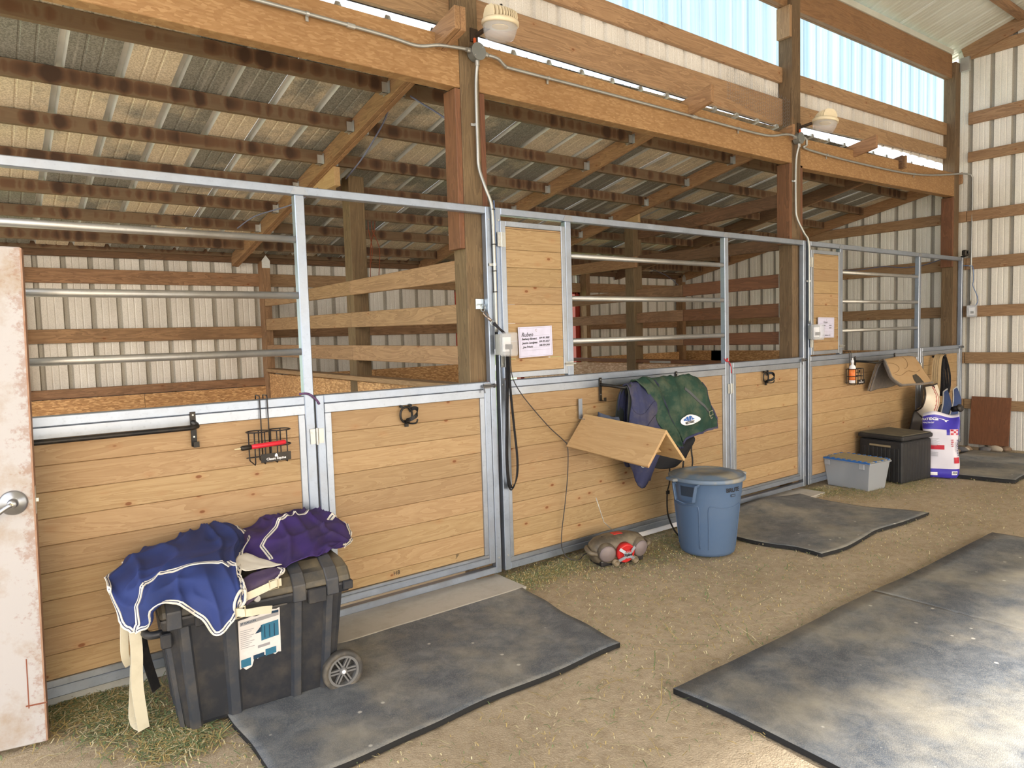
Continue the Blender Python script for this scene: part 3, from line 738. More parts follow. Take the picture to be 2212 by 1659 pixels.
def stall_door(b, label):
    t = thing('stall_door', label, 'door', (b+2.99, .025, 0.12))
    def bar(name, x0, x1, z0, z1, y0=-.002, y1=.046, mat=GAL, bevel=.004):
        o = mesh(name, boxv(((x0+x1)/2, (y0+y1)/2, (z0+z1)/2), (x1-x0, y1-y0, z1-z0)), BF, mat, t); bev(o, bevel); return o
    xl, xr = b+2.418, b+3.562
    bar('frame_stile', xl, xl+.046, .122, 1.288); bar('frame_stile', xr-.046, xr, .122, 1.288)
    bar('frame_rail', xl+.046, xr-.046, 1.242, 1.288); bar('frame_rail', xl+.046, xr-.046, .122, .162)
    bar('plank_channel', xl+.048, xr-.048, 1.190, 1.240, .0, .044, GAL2, .002); bar('plank_channel', xl+.048, xr-.048, .164, .182, .0, .044, GAL2, .002)
    bar('plank_channel', xl+.048, xl+.084, .183, 1.189, .0, .044, GAL2, .002); bar('plank_channel', xr-.08, xr-.048, .183, 1.189, .0, .044, GAL2, .002)
    zs = [1.190, 1.076, .962, .844, .722, .604, .477, .353, .237, .183]
    for i in range(9): plank(t, xl+.08, xr-.076, zs[i+1], zs[i])
    for z in (1.07, .25):
        m_ = MB(); m_.b2(b+2.378, b+2.405, -.007, -.003, z-.04, z+.04); m_.b2(b+2.424, b+2.452, -.007, -.003, z-.04, z+.04); m_.cyl((b+2.414, -.01, z-.045), (b+2.414, -.01, z+.045), .007); m_.build('hinge', ZINC, t)
    m_ = MB(); z = 1.262; m_.cyl((xr-.07, -.014, z), (xr+.035, -.014, z), .008); m_.box((xr-.03, -.008, z), (.05, .012, .03)); m_.cyl((xr-.062, -.014, z), (xr-.064, -.03, z-.04), .005); m_.cyl((xr+.018, -.014, z), (xr+.026, -.014, z), .014)
    m_.build('latch', plain('latch_steel', (120, 120, 122), .3, .8), t)
    return t
D1 = stall_door(-3.64, 'pine and steel stall door to the right of the large black tool chest')
D2 = stall_door(0, 'pine and steel stall door behind the grey trash can, left of the right stall')
D3 = stall_door(3.65, 'pine and steel stall door in the far corner with straps hung on it')
text('ink_stamp', 'H8', .035, T(-.78, .0118, .215) @ RX(90), INK, D1); text('ink_stamp', 'JP', .03, T(-.36, .0118, .225) @ RX(90), INK, D1)
def feed_door(b, label):
    t = thing('feed_door', label, 'door', (b+.3, .0, 1.3))
    def bar(name, x0, x1, z0, z1, mat=GAL2):
        o = mesh(name, boxv(((x0+x1)/2, .0, (z0+z1)/2), (x1-x0, .026, z1-z0)), BF, mat, t); bev(o, .002); return o
    x0, x1 = b+.048, b+.572
    bar('frame_stile', x0-.018, x0+.022, 1.302, 2.298); bar('frame_stile', x1-.035, x1, 1.302, 2.298)
    bar('frame_rail', x0+.022, x1-.035, 2.264, 2.298); bar('frame_rail', x0+.022, x1-.035, 1.302, 1.338)
    zs = [2.264, 2.252, 2.121, 2.008, 1.888, 1.772, 1.652, 1.536, 1.422, 1.338]
    for i in range(9): plank(t, x0+.02, x1-.033, zs[i+1], zs[i], -.006, .012)
    for z in (2.18, 1.42):
        m_ = MB(); m_.b2(x0-.046, x0-.014, -.017, -.0135, z-.045, z+.045); m_.b2(x0-.010, x0+.018, -.017, -.0135, z-.045, z+.045); m_.cyl((x0-.012, -.016, z-.046), (x0-.012, -.016, z+.046), .005)
        for dz in (-.03, 0, .03):
            for dx in (-.03, .006): m_.cyl((x0+dx, -.019, z+dz), (x0+dx, -.0165, z+dz), .005, n=8)
        m_.build('hinge', ZINC, t)
    m_ = MB(); m_.cyl((x1-.03, -.02, 1.37), (x1+.065, -.02, 1.37), .006); m_.b2(x1-.02, x1+.05, -.016, -.013, 1.355, 1.385); m_.build('latch', ZINC, t)
    v, f = tubev([(x1+.013, -.014, 1.29), (x1+.013, -.014, 1.335+.3)], .004, 8)
    return t
feed_door(0, 'narrow pine feed door with a white contact sign, at the middle stall')
feed_door(3.65, 'narrow pine feed door behind the second outlet box, at the right stall')
#%%PART2
# ================= white door folded back at the left
dr = struct('door_1', (-2.515, -.275, 0)); DM = T(-2.513, -.270, 0) @ RZ(-10) @ RY(1.1)
with frame(DM):
    o = mesh('door_panel', boxv((-.455, 0, .99), (.91, .044, 1.96)), BF, RUST, dr); bev(o, .004)
    o = mesh('edge_strip', boxv((-.001, 0, .99), (.006, .046, 1.95)), BF, plain('rusty_edge', (150, 120, 100), .6, .2, .7, (120, 70, 46), 20), dr)
    m_ = MB(); R_ = T(-.068, -.022, .985) @ RX(90)
    m_.lathe([(.0, .0), (.046, 0), (.048, .004), (.043, .011), (.020, .014), (.0165, .017), (.0165, .038), (.014, .042), (0, .042)], n=36, m=R_)
    m_.build('handle_rose', plain('satin_nickel', (168, 170, 174), .32, .9), dr, True)
    m_ = MB(); m_.tube(curve([(-.068, -.058, .985), (-.09, -.064, .972), (-.13, -.066, .94), (-.16, -.062, .912)], 8), [.010, .010, .009, .009, .009, .008, .008, .007], 10)
    m_.build('lever', bpy.data.materials['satin_nickel'], dr, True)
    m_ = MB(); m_.lathe([(0, 0), (.0055, 0), (.0055, .003), (0, .003)], n=16, m=T(-.068, -.0645, .985) @ RX(90)); m_.build('keyhole', plain('brass_key', (190, 180, 160), .3, .9), dr)
    m_ = MB(); m_.b2(-.002, .003, -.012, .012, .93, 1.04); m_.b2(.002, .012, -.006, .006, .978, .992); m_.build('latch_plate', ZINC, dr)
    mesh('scrape_mark', boxv((-.055, -.0225, .26), (.004, .001, .20)), BF, plain('rust', (128, 74, 56), .8), dr)
    mesh('scrape_mark', boxv((-.03, -.0225, .17), (.07, .001, .006)), BF, bpy.data.materials['rust'], dr)

# ================= conduits, junction boxes, lamps
ct = thing('conduit', 'galvanised conduit run along the left header to the first junction box', 'pipe', (-.9, 0, 3.27))
def cond(pts, parent, r=.0105, n=None, nm='pipe'):
    P = curve(pts, n or len(pts)*5); return tube(nm, P, r, EMT, parent, 10)
cond([(-3.6, .03, 3.30), (-2.4, .035, 3.29), (-1.36, .035, 3.285), (-.72, .035, 3.275), (-.50, .03, 3.262), (-.36, .0, 3.285), (-.17, -.0, 3.303)], ct)
def clamp(x, y, z, par, vert=False):
    m_ = MB()
    if vert: m_.b2(x-.035, x+.012, y+.008, y+.011, z-.008, z+.008); m_.cyl((x, y, z-.008), (x, y, z+.008), .0135, n=12)
    else: m_.b2(x-.008, x+.008, y+.008, y+.011, z-.035, z+.01); m_.cyl((x-.008, y, z), (x+.008, y, z), .0135, n=12)
    m_.build('clamp', ZINC, par)
clamp(-1.15, .035, 3.283, ct); clamp(-2.9, .035, 3.295, ct)
v, f = tubev([(-.93, .035, 3.279), (-.885, .035, 3.278)], .0145, 10); mesh('coupling', v, f, ZINC, ct)
c2 = thing('conduit', 'galvanised conduit run along the middle header between the two junction boxes', 'pipe', (1.7, 0, 3.27))
cond([(-.01, -.0, 3.30), (.06, .0, 3.295), (.13, .02, 3.272), (.22, .03, 3.27), (1.0, .035, 3.272), (2.2, .035, 3.265), (2.75, .035, 3.262), (3.05, .02, 3.265), (3.25, .0, 3.30), (3.36, .0, 3.312), (3.42, .0, 3.305)], c2, n=70)
for xx in (.5, 2.62): clamp(xx, .035, 3.272 if xx < 1 else 3.262, c2)
v, f = tubev([(2.0, .035, 3.266), (2.05, .035, 3.2655)], .0145, 10); mesh('coupling', v, f, ZINC, c2)
c3 = thing('conduit', 'galvanised conduit from the second junction box over the right header and down the end wall', 'pipe', (5.3, 0, 3.2))
cond([(3.55, -.0, 3.318), (3.61, -.0, 3.31), (3.635, .01, 3.265), (3.67, .03, 3.235), (4.4, .035, 3.226), (5.5, .035, 3.24), (6.2, .03, 3.28), (6.8, .02, 3.35), (7.1, .0, 3.39), (7.30, -.03, 3.40), (7.335, -.05, 3.37), (7.34, -.055, 3.30), (7.33, -.06, 2.8), (7.31, -.065, 1.80)], c3, n=120)
for xx in (4.05, 5.95): clamp(xx, .035, 3.23 if xx < 5 else 3.262, c3)
clamp(7.315, -.062, 2.27, c3, True)
def jbox(x, y, z, label):
    t = thing('junction_box', label, 'electrical box', (x, y, z))
    with frame(T(x, y, z) @ RX(90)):
        m_ = MB(); m_.lathe([(0, -.055), (.048, -.055), (.048, -.0), (.052, 0), (.052, .004), (0, .004)], n=36); m_.build('box', plain('grey_cast_'+label[:5], (128, 132, 130), .5, .4), t)
        m_ = MB()
        for a in (45, 225): m_.lathe([(0, 0), (.004, 0), (.004, .002), (0, .002)], (.04*math.cos(math.radians(a)), .04*math.sin(math.radians(a)), .004), 10)
        m_.build('screw', ZINC, t)['kind'] = 'stuff'
    m_ = MB()
    for (dx, dz) in ((-1, 0), (1, 0), (0, -1)): m_.cyl((x+dx*.048, y+.02, z+dz*.048), (x+dx*.08, y+.02, z+dz*.08), .0145, n=10)
    m_.build('connector', ZINC, t)['kind'] = 'stuff'
    return t
jbox(-.092, -.01, 3.305, 'round grey junction box on the first post, under the nearer lamp')
jbox(3.49, -.02, 3.30, 'round grey junction box on the second post, under the farther lamp')
HOUS = plain('cream_lamp_housing', (222, 208, 178), .45, .1, .2); SOCK = plain('black_photocell', (24, 26, 32), .4)
def lampfix(x, y, z, rot, label):
    t = thing('barn_lamp', label, 'lamp', (x, y, z))
    with frame(T(x, y, z) @ RZ(rot) @ RX(8)):
        m_ = MB(); m_.lathe([(.104, .016), (.112, .008), (.112, -.012), (.104, -.014)], n=40); m_.lathe([(.0, .02), (.106, .016)], n=40); m_.build('housing', HOUS, t, True); m_ = MB(); m_.lathe([(0, .05), (.06, .046), (.085, .02)], n=30); m_.build('heat_sink_core', SOCK, t, True)
        for i in range(-5, 6):
            xx = i*.017; w = math.sqrt(max(0, .105**2-xx*xx))*.86
            o = prism('cooling_fin', [(-w, .010), (w, .010), (w*1.02, .040), (w*.84, .068), (w*.45, .084), (-w*.45, .084), (-w*.84, .068), (-w*1.02, .040)], xx-.0028, xx+.0028, HOUS, t, 'x')
        m_ = MB(); m_.lathe([(0, .05), (.03, .05), (.03, .085), (.010, .09), (.008, .105), (0, .105)], n=20); m_.build('photocell', SOCK, t, True)
        m_ = MB(); m_.lathe([(.103, -.012), (.103, -.03), (.096, -.06), (.085, -.085), (.06, -.097), (0, -.10)], n=40); m_.build('diffuser', CLEAR, t, True)
        m_ = MB(); m_.lathe([(0, -.018), (.05, -.018), (.05, -.022), (0, -.022)], n=24); m_.build('led_disc', plain('led_yellow', (226, 196, 120), .5), t)
    m_ = MB(); m_.cyl((x, y+.05, z+.02), (x-.03, .05, z-.005), .014); m_.b2(x-.075, x-.02, .045, .054, z-.05, z+.03); m_.build('arm', plain('dark_bracket', (74, 60, 48), .6, .4), t)
    m_ = MB(); m_.cyl((x-.05, .04, z-.06), (x-.05, .04, z-.03), .009); m_.build('wire_nut', ORNG, t)
lampfix(-.035, -.16, 3.43, 0, 'dusk to dawn barn lamp with clear dome, nearer one on the first post')
lampfix(3.62, -.18, 3.43, 50, 'dusk to dawn barn lamp with clear dome, farther one on the second post')
d1 = thing('conduit', 'conduit dropping from the first junction box to the nearer outlet box', 'pipe', (-.07, 0, 2.4))
cond([(-.092, .01, 3.235), (-.092, .03, 3.1), (-.094, .03, 2.75), (-.09, .03, 2.62), (-.07, .0, 2.5), (-.035, -.016, 2.38), (-.028, -.016, 2.2), (-.026, -.016, 1.9), (-.03, -.018, 1.60)], d1, n=60)
clamp(-.092, .04, 2.88, d1, True); clamp(-.028, -.018, 2.02, d1, True)
tube('cable', curve([(-.01, -.006, 2.42), (-.006, -.006, 2.2), (-.002, -.006, 1.9), (-.008, -.006, 1.64)], 16), .004, BLUEC, d1, 6)
for zz in (2.36, 2.145, 1.98, 1.85): m_ = MB(); m_.cyl((-.028, -.017, zz-.0025), (-.028, -.017, zz+.0025), .0145); m_.build('cable_tie', BLACK, d1)
d2 = thing('conduit', 'conduit dropping from the second junction box to the farther outlet box', 'pipe', (3.55, 0, 2.4))
cond([(3.49, .0, 3.235), (3.49, .03, 3.1), (3.485, .03, 2.7), (3.50, .025, 2.58), (3.56, -.005, 2.45), (3.625, -.016, 2.36), (3.635, -.016, 2.1), (3.64, -.016, 1.60)], d2, n=60)
clamp(3.485, .04, 2.92, d2, True); clamp(3.637, -.018, 2.0, d2, True)
def outlet(x, y, z, w, label, rot=0, d=.045):
    t = thing('outlet_box', label, 'electrical box', (x, y, z))
    with frame(T(x, y, z) @ RZ(rot)):
        m_ = MB(); m_.b2(-.055, .045, -.02, .02, -.065, .065); m_.build('back_box', plain('grey_pvc_'+label[:6], (150, 152, 150), .5), t, bevel=.003)
        o = mesh('cover', boxv((0, -.048, 0), (.115, .055, .15)), BF, CLEAR, t); bev(o, .018, 3)
        m_ = MB(); m_.b2(-.03, .03, -.03, -.021, -.045, .045); m_.build('socket', WHITE, t); m_ = MB(); m_.b2(-.015, .02, -.06, -.031, -.03, .0); m_.build('plug', BLKP, t)
    return t
outlet(0.0, -.055, 1.52, 1, 'clear-covered outlet box on the first steel post, with black straps hanging behind it')
outlet(3.66, -.055, 1.52, 1, 'clear-covered outlet box on the second steel post beside the farther white sign', -25)
outlet(7.285, -.09, 1.705, 1, 'clear-covered outlet box at the foot of the conduit on the end wall', -70)
t = thing('cable', 'thin blue cable looping down the end wall to the outlet box', 'cable', (7.3, -.1, 2))
tube('cable_run', curve([(7.30, .02, 2.28), (7.30, -.06, 2.27), (7.295, -.09, 2.25), (7.295, -.10, 2.1), (7.295, -.095, 2.02), (7.295, -.14, 1.9), (7.295, -.15, 1.82), (7.29, -.12, 1.76)], 40), .005, BLUEC, t, 6)
t = thing('cable', 'blue-grey cable draped over the end wall girt behind the right grille', 'cable', (7.3, 1, 2.3))
tube('cable_run', curve([(7.30, 1.55, 2.36), (7.30, 1.3, 2.345), (7.30, 1.0, 2.36), (7.30, .75, 2.325), (7.30, .5, 2.33), (7.30, .22, 2.40)], 36), .006, plain('grey_cable', (116, 120, 146), .5), t, 6)
t = thing('cable', 'blue-grey cable slung under the roof of the left stall, beside the first post', 'cable', (-.3, 1.2, 3.2))
tube('cable_run', curve([(-.12, .20, 2.90), (-.16, .5, 3.10), (-.21, .80, 3.26), (-.19, 1.1, 3.12), (-.16, 1.5, 2.98), (-.13, 1.88, 2.90)], 44), .006, bpy.data.materials['grey_cable'], t, 6)
tube('cable_run', curve([(-.30, 2.06, 2.84), (-.42, 2.3, 2.74), (-.55, 2.9, 2.72), (-.60, 3.3, 2.66)], 20), .006, bpy.data.materials['grey_cable'], t, 6)
t = thing('cable', 'pale cable hanging at the back corner behind the middle stall', 'cable', (6.9, 4.3, 2.3))
tube('cable_run', curve([(6.1, 4.25, 2.62), (6.6, 4.22, 2.5), (6.95, 4.2, 2.3), (7.15, 4.2, 2.1)], 20), .006, bpy.data.materials['grey_cable'], t, 6)
t = thing('twine', 'rusty loops of twine and chain hanging from a purlin in the left stall', 'twine', (.15, 3.0, 2.7))
RT = plain('rusty_wire', (140, 70, 44), .8)
for (a, b, z1) in ((.62, .64, 2.35), (.66, .72, 2.22), (.69, .62, 2.05)):
    tube('strand', curve([(a, 3.02, 2.86), (a-.01, 3.01, 2.70), (b, 3.0, 2.5), (b-.02, 3.0, z1)], 14), .004, RT, t, 5)
tube('strand', curve([(.60, 3.02, 2.85), (.66, 3.0, 2.78), (.70, 3.02, 2.86), (.66, 3.02, 2.90)], 16, True), .006, RT, t, 5, closed=True)
# security camera on the corner post
t = thing('security_camera', 'small black camera on top of the corner steel post', 'camera', (7.24, -.02, 2.42))
m_ = MB(); m_.b2(7.19, 7.29, -.05, .0, 2.395, 2.465); m_.build('body', BLACK, t, bevel=.01); m_ = MB(); m_.cyl((7.24, -.05, 2.435), (7.24, -.062, 2.435), .018, n=20); m_.build('lens', plain('lens_glass', (16, 16, 22), .1), t); m_ = MB(); m_.b2(7.22, 7.26, -.03, .02, 2.381, 2.396); m_.build('foot', BLACK, t)
# chicken wire over the gap beside the second post
m_ = MB(); a = .032
for i in range(30):
    for j in range(9):
        x = 2.50+i*a; z = 3.50-.004*i+j*.03+(a*.3 if i % 2 else 0)
        p0 = (x, .07, z); m_.add(*tubev([p0, (x+a*.5, .068, z+.014)], .0009, 3, False)); m_.add(*tubev([(x+a*.5, .068, z+.014), (x+a, .07, z)], .0009, 3, False)); m_.add(*tubev([(x+a*.5, .068, z+.014), (x+a*.5, .068, z+.03)], .0009, 3, False))
tag(m_.build('chicken_wire', GAL2, None), 'flap of chicken wire over the gap above the middle header', 'wire mesh')
# purple lead tie and red string
t = thing('tie', 'purple cord tied around the left stall upright at the mid rail', 'cord', (-1.24, 0, 1.29))
tube('cord', curve([(-1.31, .0, 1.300), (-1.28, -.008, 1.302), (-1.25, -.008, 1.292), (-1.22, -.010, 1.262), (-1.205, -.008, 1.24)], 16), .006, plain('purple_cord', (92, 66, 104), .7), t, 6)
t = thing('tie', 'red string tied around the third upright at the mid rail of the middle stall', 'cord', (2.38, 0, 1.29))
RSTR = plain('red_string', (190, 50, 60), .7)
tube('cord', curve([(2.33, -.006, 1.33), (2.36, -.01, 1.30), (2.38, -.008, 1.33), (2.35, -.01, 1.31), (2.39, -.008, 1.30), (2.42, -.008, 1.26), (2.43, -.006, 1.20)], 24), .004, RSTR, t, 5)

# ================= white contact signs
def sign(x, z, w, h, label, lines, tiltd):
    t = thing('sign', label, 'sign', (x, -.02, z))
    with frame(T(x, -.024, z) @ RY(tiltd)):
        o = mesh('board', boxv((0, 0, 0), (w, .003, h)), BF, plain('whiteboard_'+label[:4], (206, 206, 232), .3), t); bev(o, .001)
        R_ = lambda dx, dz: T(dx, -.0020, dz) @ RX(90)
        GR = plain('grey_ink', (120, 120, 140), .6)
        bd = MB()
        for (a, b, c, d) in ((-.46, .46, .455, .46), (-.46, .46, -.46, -.455)): bd.b2(a*w, b*w, -.0019, -.0017, c*h, d*h)
        for s in (-1, 1): bd.b2(s*.46*w-.0005, s*.46*w+.0005, -.0019, -.0017, -.46*h, .46*h)
        for (a, b) in ((.20, .0), (.07, 0), (-.06, 0), (-.19, 0), (-.28, 0)): bd.b2(-.42*w, .42*w, -.0019, -.0017, a*h-.0004, a*h+.0004)
        for sx in (-1, 1):
            for sz in (-1, 1): bd.b2(sx*.47*w-.002, sx*.47*w+.002, -.0021, -.0017, sz*.47*h-.002, sz*.47*h+.002)
        bd.build('ruled_lines', GR, t)
        text('emblem', 'C', .022, R_(.02*w, .37*h), plain('tan_ink', (140, 120, 90), .6), t)
        for (s, sz, dx, dz, bo) in lines: text('handwriting', s, sz, R_(dx*w, dz*h), INK, t, bo)
    return t
sign(.283, 1.530, .286, .198, 'white sign with black handwriting pinned on the nearer feed door', [('Ruben', .038, -.25, .24, .0004), ('Bethany Biswert', .019, -.19, .10, .0006), ('509 991 9008', .016, .25, .11, .0006), ('Jessica Landgren', .019, -.18, -.03, .0006), ('509-991-0027', .016, .25, -.01, .0006), ('Joe Princic', .019, -.24, -.16, .0006), ('208-929-2930', .016, .25, -.135, .0006), ('________________', .008, 0, -.24, 0)], -1.5)
sign(3.925, 1.560, .30, .195, 'white sign with fainter handwriting pinned on the farther feed door', [('Hazen', .030, -.05, .26, .0002), ('Diana Shaw', .014, -.15, .10, .0003), ('509 999', .013, .25, .10, .0003), ('208-929', .013, .25, -.02, .0003), ('For Self - Medications Only', .014, .0, -.38, .0003)], 1)

# ================= snap hook with straps on the first post
t = thing('snap_hook', 'zinc eye plate on the first timber post holding a snap hook', 'hook', (-.10, .05, 1.78))
m_ = MB(); m_.b2(-.135, -.075, .045, .054, 1.745, 1.81); m_.build('eye_plate', plain('bright_zinc', (206, 216, 220), .3, .8), t, bevel=.002)
BZ = bpy.data.materials['bright_zinc']
def ring(c, r, rt, M_, n=24, name='ring', mat=None, par=None):
    P = [tuple(M_ @ Vector((c[0]+r*math.cos(2*PI*i/n), c[1]+r*math.sin(2*PI*i/n), c[2]))) for i in range(n)]
    return tube(name, P, rt, mat or BZ, par, 6, True, True)
ring((0, 0, 0), .024, .004, T(-.10, .022, 1.752) @ RX(90) @ RY(20), par=t)
m_ = MB(); m_.tube([(-.105, .0, 1.732), (-.112, -.0, 1.715), (-.100, -.01, 1.695), (-.085, -.012, 1.688), (-.080, -.01, 1.70), (-.09, .0, 1.725)], .004, 6); m_.cyl((-.088, -.01, 1.692), (-.068, -.02, 1.668), .009); m_.build('snap', plain('nickel_snap', (176, 160, 150), .35, .9), t, True)
ring((0, 0, 0), .014, .003, T(-.062, -.024, 1.655) @ RX(90), name='swivel', par=t)
t = thing('straps', 'bundle of black straps looping down from the snap hook on the first post', 'strap', (.03, -.06, 1.2))
for i in range(4):
    o_ = i*.006
    strap('strap', curve([(-.060+o_*.3, -.03, 1.65+o_*.5), (-.035, -.045-o_, 1.625-o_*.5), (.0, -.05-o_, 1.59), (.028+o_, -.040-o_*.5, 1.54)], 10), .014, .003, (0, .3, 1), BLKW, t)
for i, (xo, zb) in enumerate(((0, .585), (.008, .60), (-.004, .60))):
    pts = curve([(.033+xo*.4, -.030-.006*i, 1.50), (.028+xo, -.032-.006*i, 1.30), (.015+xo, -.034-.006*i, 1.05), (.004+xo, -.035-.006*i, .80), (.012+xo, -.035-.005*i, zb+.05), (.040+xo, -.036-.005*i, zb), (.078, -.036-.005*i, zb+.06), (.090, -.036-.004*i, .78), (.072, -.034-.004*i, 1.0), (.050, -.034-.005*i, 1.25), (.044, -.032-.005*i, 1.50)], 60)
    strap('strap_loop', pts, .020, .003, (.75, .45, 0), BLKW, t)
m_ = MB(); m_.tube(curve([(-.06, .03, 1.66), (-.066, .035, 1.5), (-.060, .035, 1.40), (-.055, .03, 1.33), (-.075, .03, 1.28)], 16), .004, 5); m_.tube(curve([(-.06, .03, 1.42), (-.045, .03, 1.35), (-.07, .03, 1.30)], 8), .004, 5)
tag(m_.build('orange_twine', ORNG, None), 'strand of orange baling twine hanging from the snap hook', 'twine')
# power cord down to the radio
t = thing('power_cord', 'black power cord drooping from the nearer outlet box to the radio', 'cord', (.4, -.04, .7))
tube('cord', curve([(.02, -.09, 1.49), (.05, -.06, 1.33), (.12, -.04, 1.22), (.24, -.03, 1.09), (.38, -.03, .95), (.50, -.03, .85), (.535, -.03, .80), (.53, -.03, .62), (.50, -.03, .42), (.455, -.035, .20), (.45, -.05, .10), (.47, -.09, .05), (.53, -.12, .035), (.60, -.10, .05), (.66, -.12, .07)], 90), .0035, plain('dark_cord', (58, 56, 58), .6), t, 6)

# ================= blanket racks (black bar on two brackets)
def rack(x0, x1, label, ybar=-.17, group=None):
    t = thing('blanket_rack', label, 'rack', (x0, -.05, 1.17))
    P = [(x0, .0, 1.205), (x0, ybar*.6, 1.20), (x0+.004, ybar*.9, 1.195), (x0+.03, ybar, 1.190), (x0+.1, ybar, 1.190), (x1-.1, ybar, 1.190), (x1-.03, ybar, 1.190), (x1-.004, ybar*.9, 1.195), (x1, ybar*.6, 1.20), (x1, .0, 1.205)]
    tube('bar', P, .0115, BLACK, t, 12)
    for xx in (x0, x1):
        m_ = MB(); m_.b2(xx-.013, xx+.013, -.006, -.002, 1.09, 1.255); m_.b2(xx-.013, xx+.013, -.045, -.002, 1.088, 1.092); m_.b2(xx-.013, xx+.013, -.05, -.046, 1.088, 1.115); m_.build('bracket', BLACK, t, bevel=.001)
        for zz in (1.24, 1.135): v, f = tubev([(xx, -.0085, zz), (xx, -.006, zz)], .0045, 8); mesh('screw', v, f, ZINC, t)
    return t
rack(-2.66, -1.837, 'empty black blanket rack on the left stall front', -.11)
rack(.885, 1.715, 'black blanket rack carrying the green and navy blankets', -.20)
rack(4.535, 5.41, 'black blanket rack carrying the tan saddle pad', -.20)

# ================= bridle hooks
def bridle(x, z, ang, label):
    t = thing('bridle_hook', label, 'hook', (x, 0, z))
    B_ = BLACK
    with frame(T(x, -.006, z)):
        P = [(.038*math.cos(a), -.004, .045*math.sin(a)) for a in [2*PI*i/28 for i in range(28)]]
        tube('back_ring', P, .0065, B_, t, 8, closed=True)
        m_ = MB()
        for (dx, dz) in ((-.03, .05), (.03, .052), (.0, -.06)): m_.cyl((dx, -.008, dz), (dx, .004, dz), .009, n=12); m_.cyl((dx, -.010, dz), (dx, -.008, dz), .0035, n=8)
        m_.b2(-.012, .012, -.006, .002, -.07, -.03); m_.build('mounting_lug', B_, t)['kind'] = 'stuff'
    with frame(T(x, -.006, z) @ RZ(ang)):
        P = curve([(.03, -.0, .02), (.036, -.03, .035), (.03, -.06, .03), (.0, -.075, .0), (-.025, -.055, -.02), (-.02, -.02, -.03), (0, 0, -.045)], 26)
        strap('cradle', P, .022, .006, (.2, 0, 1), B_, t)
        tube('prong', curve([(0, -.004, -.045), (.0, -.04, -.05), (.01, -.065, -.045), (.012, -.072, -.025)], 12), .005, B_, t, 8)
bridle(-.688, 1.135, 25, 'black bridle hook on the stall door beside the tool chest')
bridle(2.93, 1.135, 25, 'black bridle hook on the stall door behind the trash can')

# ================= wire bottle holders
def basket(x, label):
    t = thing('bottle_holder', label, 'wire rack', (x, -.06, 1.1)); R_ = .0032
    m_ = MB()
    for s in (-1, 1):
        m_.tube([(x+s*.019, .055, 1.285), (x+s*.019, .055, 1.308), (x+s*.019, -.006, 1.308), (x+s*.019, -.010, 1.29), (x+s*.019, -.012, 1.14), (x+s*.019, -.012, 1.01)], R_, 6)
    m_.build('hanger_wires', DWIRE, t, True)
    for cx_ in (-.055, .055):
        for zz in (1.135, 1.06):
            P = [(x+cx_+.053*math.cos(a), -.062+.048*math.sin(a), zz) for a in [2*PI*i/24 for i in range(24)]]
            tube('hoop', P, R_, DWIRE, t, 6, closed=True)
        m_ = MB()
        for dx in (-.03, .02):
            m_.tube([(x+cx_+dx, -.108, 1.135), (x+cx_+dx, -.110, 1.06), (x+cx_+dx, -.108, .985), (x+cx_+dx, -.10, .975), (x+cx_+dx, -.02, .985), (x+cx_+dx, -.014, 1.0), (x+cx_+dx, -.014, 1.135)], R_, 6)
        m_.build('cup_wires', DWIRE, t, True)
    m_ = MB(); m_.tube([(x-.1, -.014, 1.0), (x+.1, -.014, 1.0)], R_, 6); m_.build('cross_wire', DWIRE, t)
    with frame(T(x+.015, -.114, 1.005)):
        o = mesh('name_plate', boxv((0, 0, 0), (.15, .003, .042)), BF, BLACK, t)
        text('lettering', 'Classic Equine', .017, T(0, -.0018, -.006) @ RX(90), WHITE, t, .0003)
        mk = MB(); mk.add([(-.006, -.0018, .002), (.008, -.0018, .002), (.007, -.0018, .012), (.003, -.0018, .018), (-.002, -.0018, .017), (-.007, -.0018, .010)], [(0, 1, 2, 3, 4, 5)]); mk.build('horse_mark', WHITE, t)
    return t
basket(-1.50, 'wire bottle holder with a red stick across it, on the left stall front')
basket(4.42, 'wire bottle holder carrying a white spray bottle, on the right stall front')
t = thing('wand', 'translucent red stick with a black grip lying across the wire holder', 'stick', (-1.55, -.115, 1.065))
with frame(T(-1.53, -.118, 1.072) @ RY(-2)):
    v, f = tubev([(-.075, 0, 0), (-.05, 0, 0), (.09, 0, 0), (.097, 0, 0)], [.011, .012, .012, .006], 14); mesh('red_tube', v, f, plain('red_plastic', (206, 40, 56), .3), t, True)
    v, f = tubev([(-.125, 0, 0), (-.118, 0, 0), (-.076, 0, 0)], [.009, .0125, .0125], 14); mesh('grip', v, f, BLACK, t, True)
    v, f = tubev([(-.155, 0, 0), (-.126, 0, 0)], [.003, .005], 8); mesh('tip', v, f, plain('pale_tip', (200, 186, 150), .5), t)
t = thing('bottle', 'white plastic bottle with orange label in the farther wire holder', 'bottle', (4.365, -.062, .99))
m_ = MB(); m_.lathe([(0, .0), (.030, 0), (.032, .006), (.032, .155), (.026, .175), (.012, .185), (.012, .20), (0, .20)], (4.365, -.062, .992), 24); m_.build('body', WHITE, t, True)
m_ = MB(); m_.lathe([(.0, .0), (.014, 0), (.014, .03), (.007, .035), (.006, .055), (0, .055)], (4.365, -.062, 1.192), 16); m_.build('cap', WHITE, t, True)
m_ = MB(); m_.lathe([(.0325, .03), (.0325, .145)], (4.365, -.062, .992), 24); m_.build('label', plain('orange_label', (232, 120, 60), .4, 0, .6, (240, 180, 110), 30), t, True)

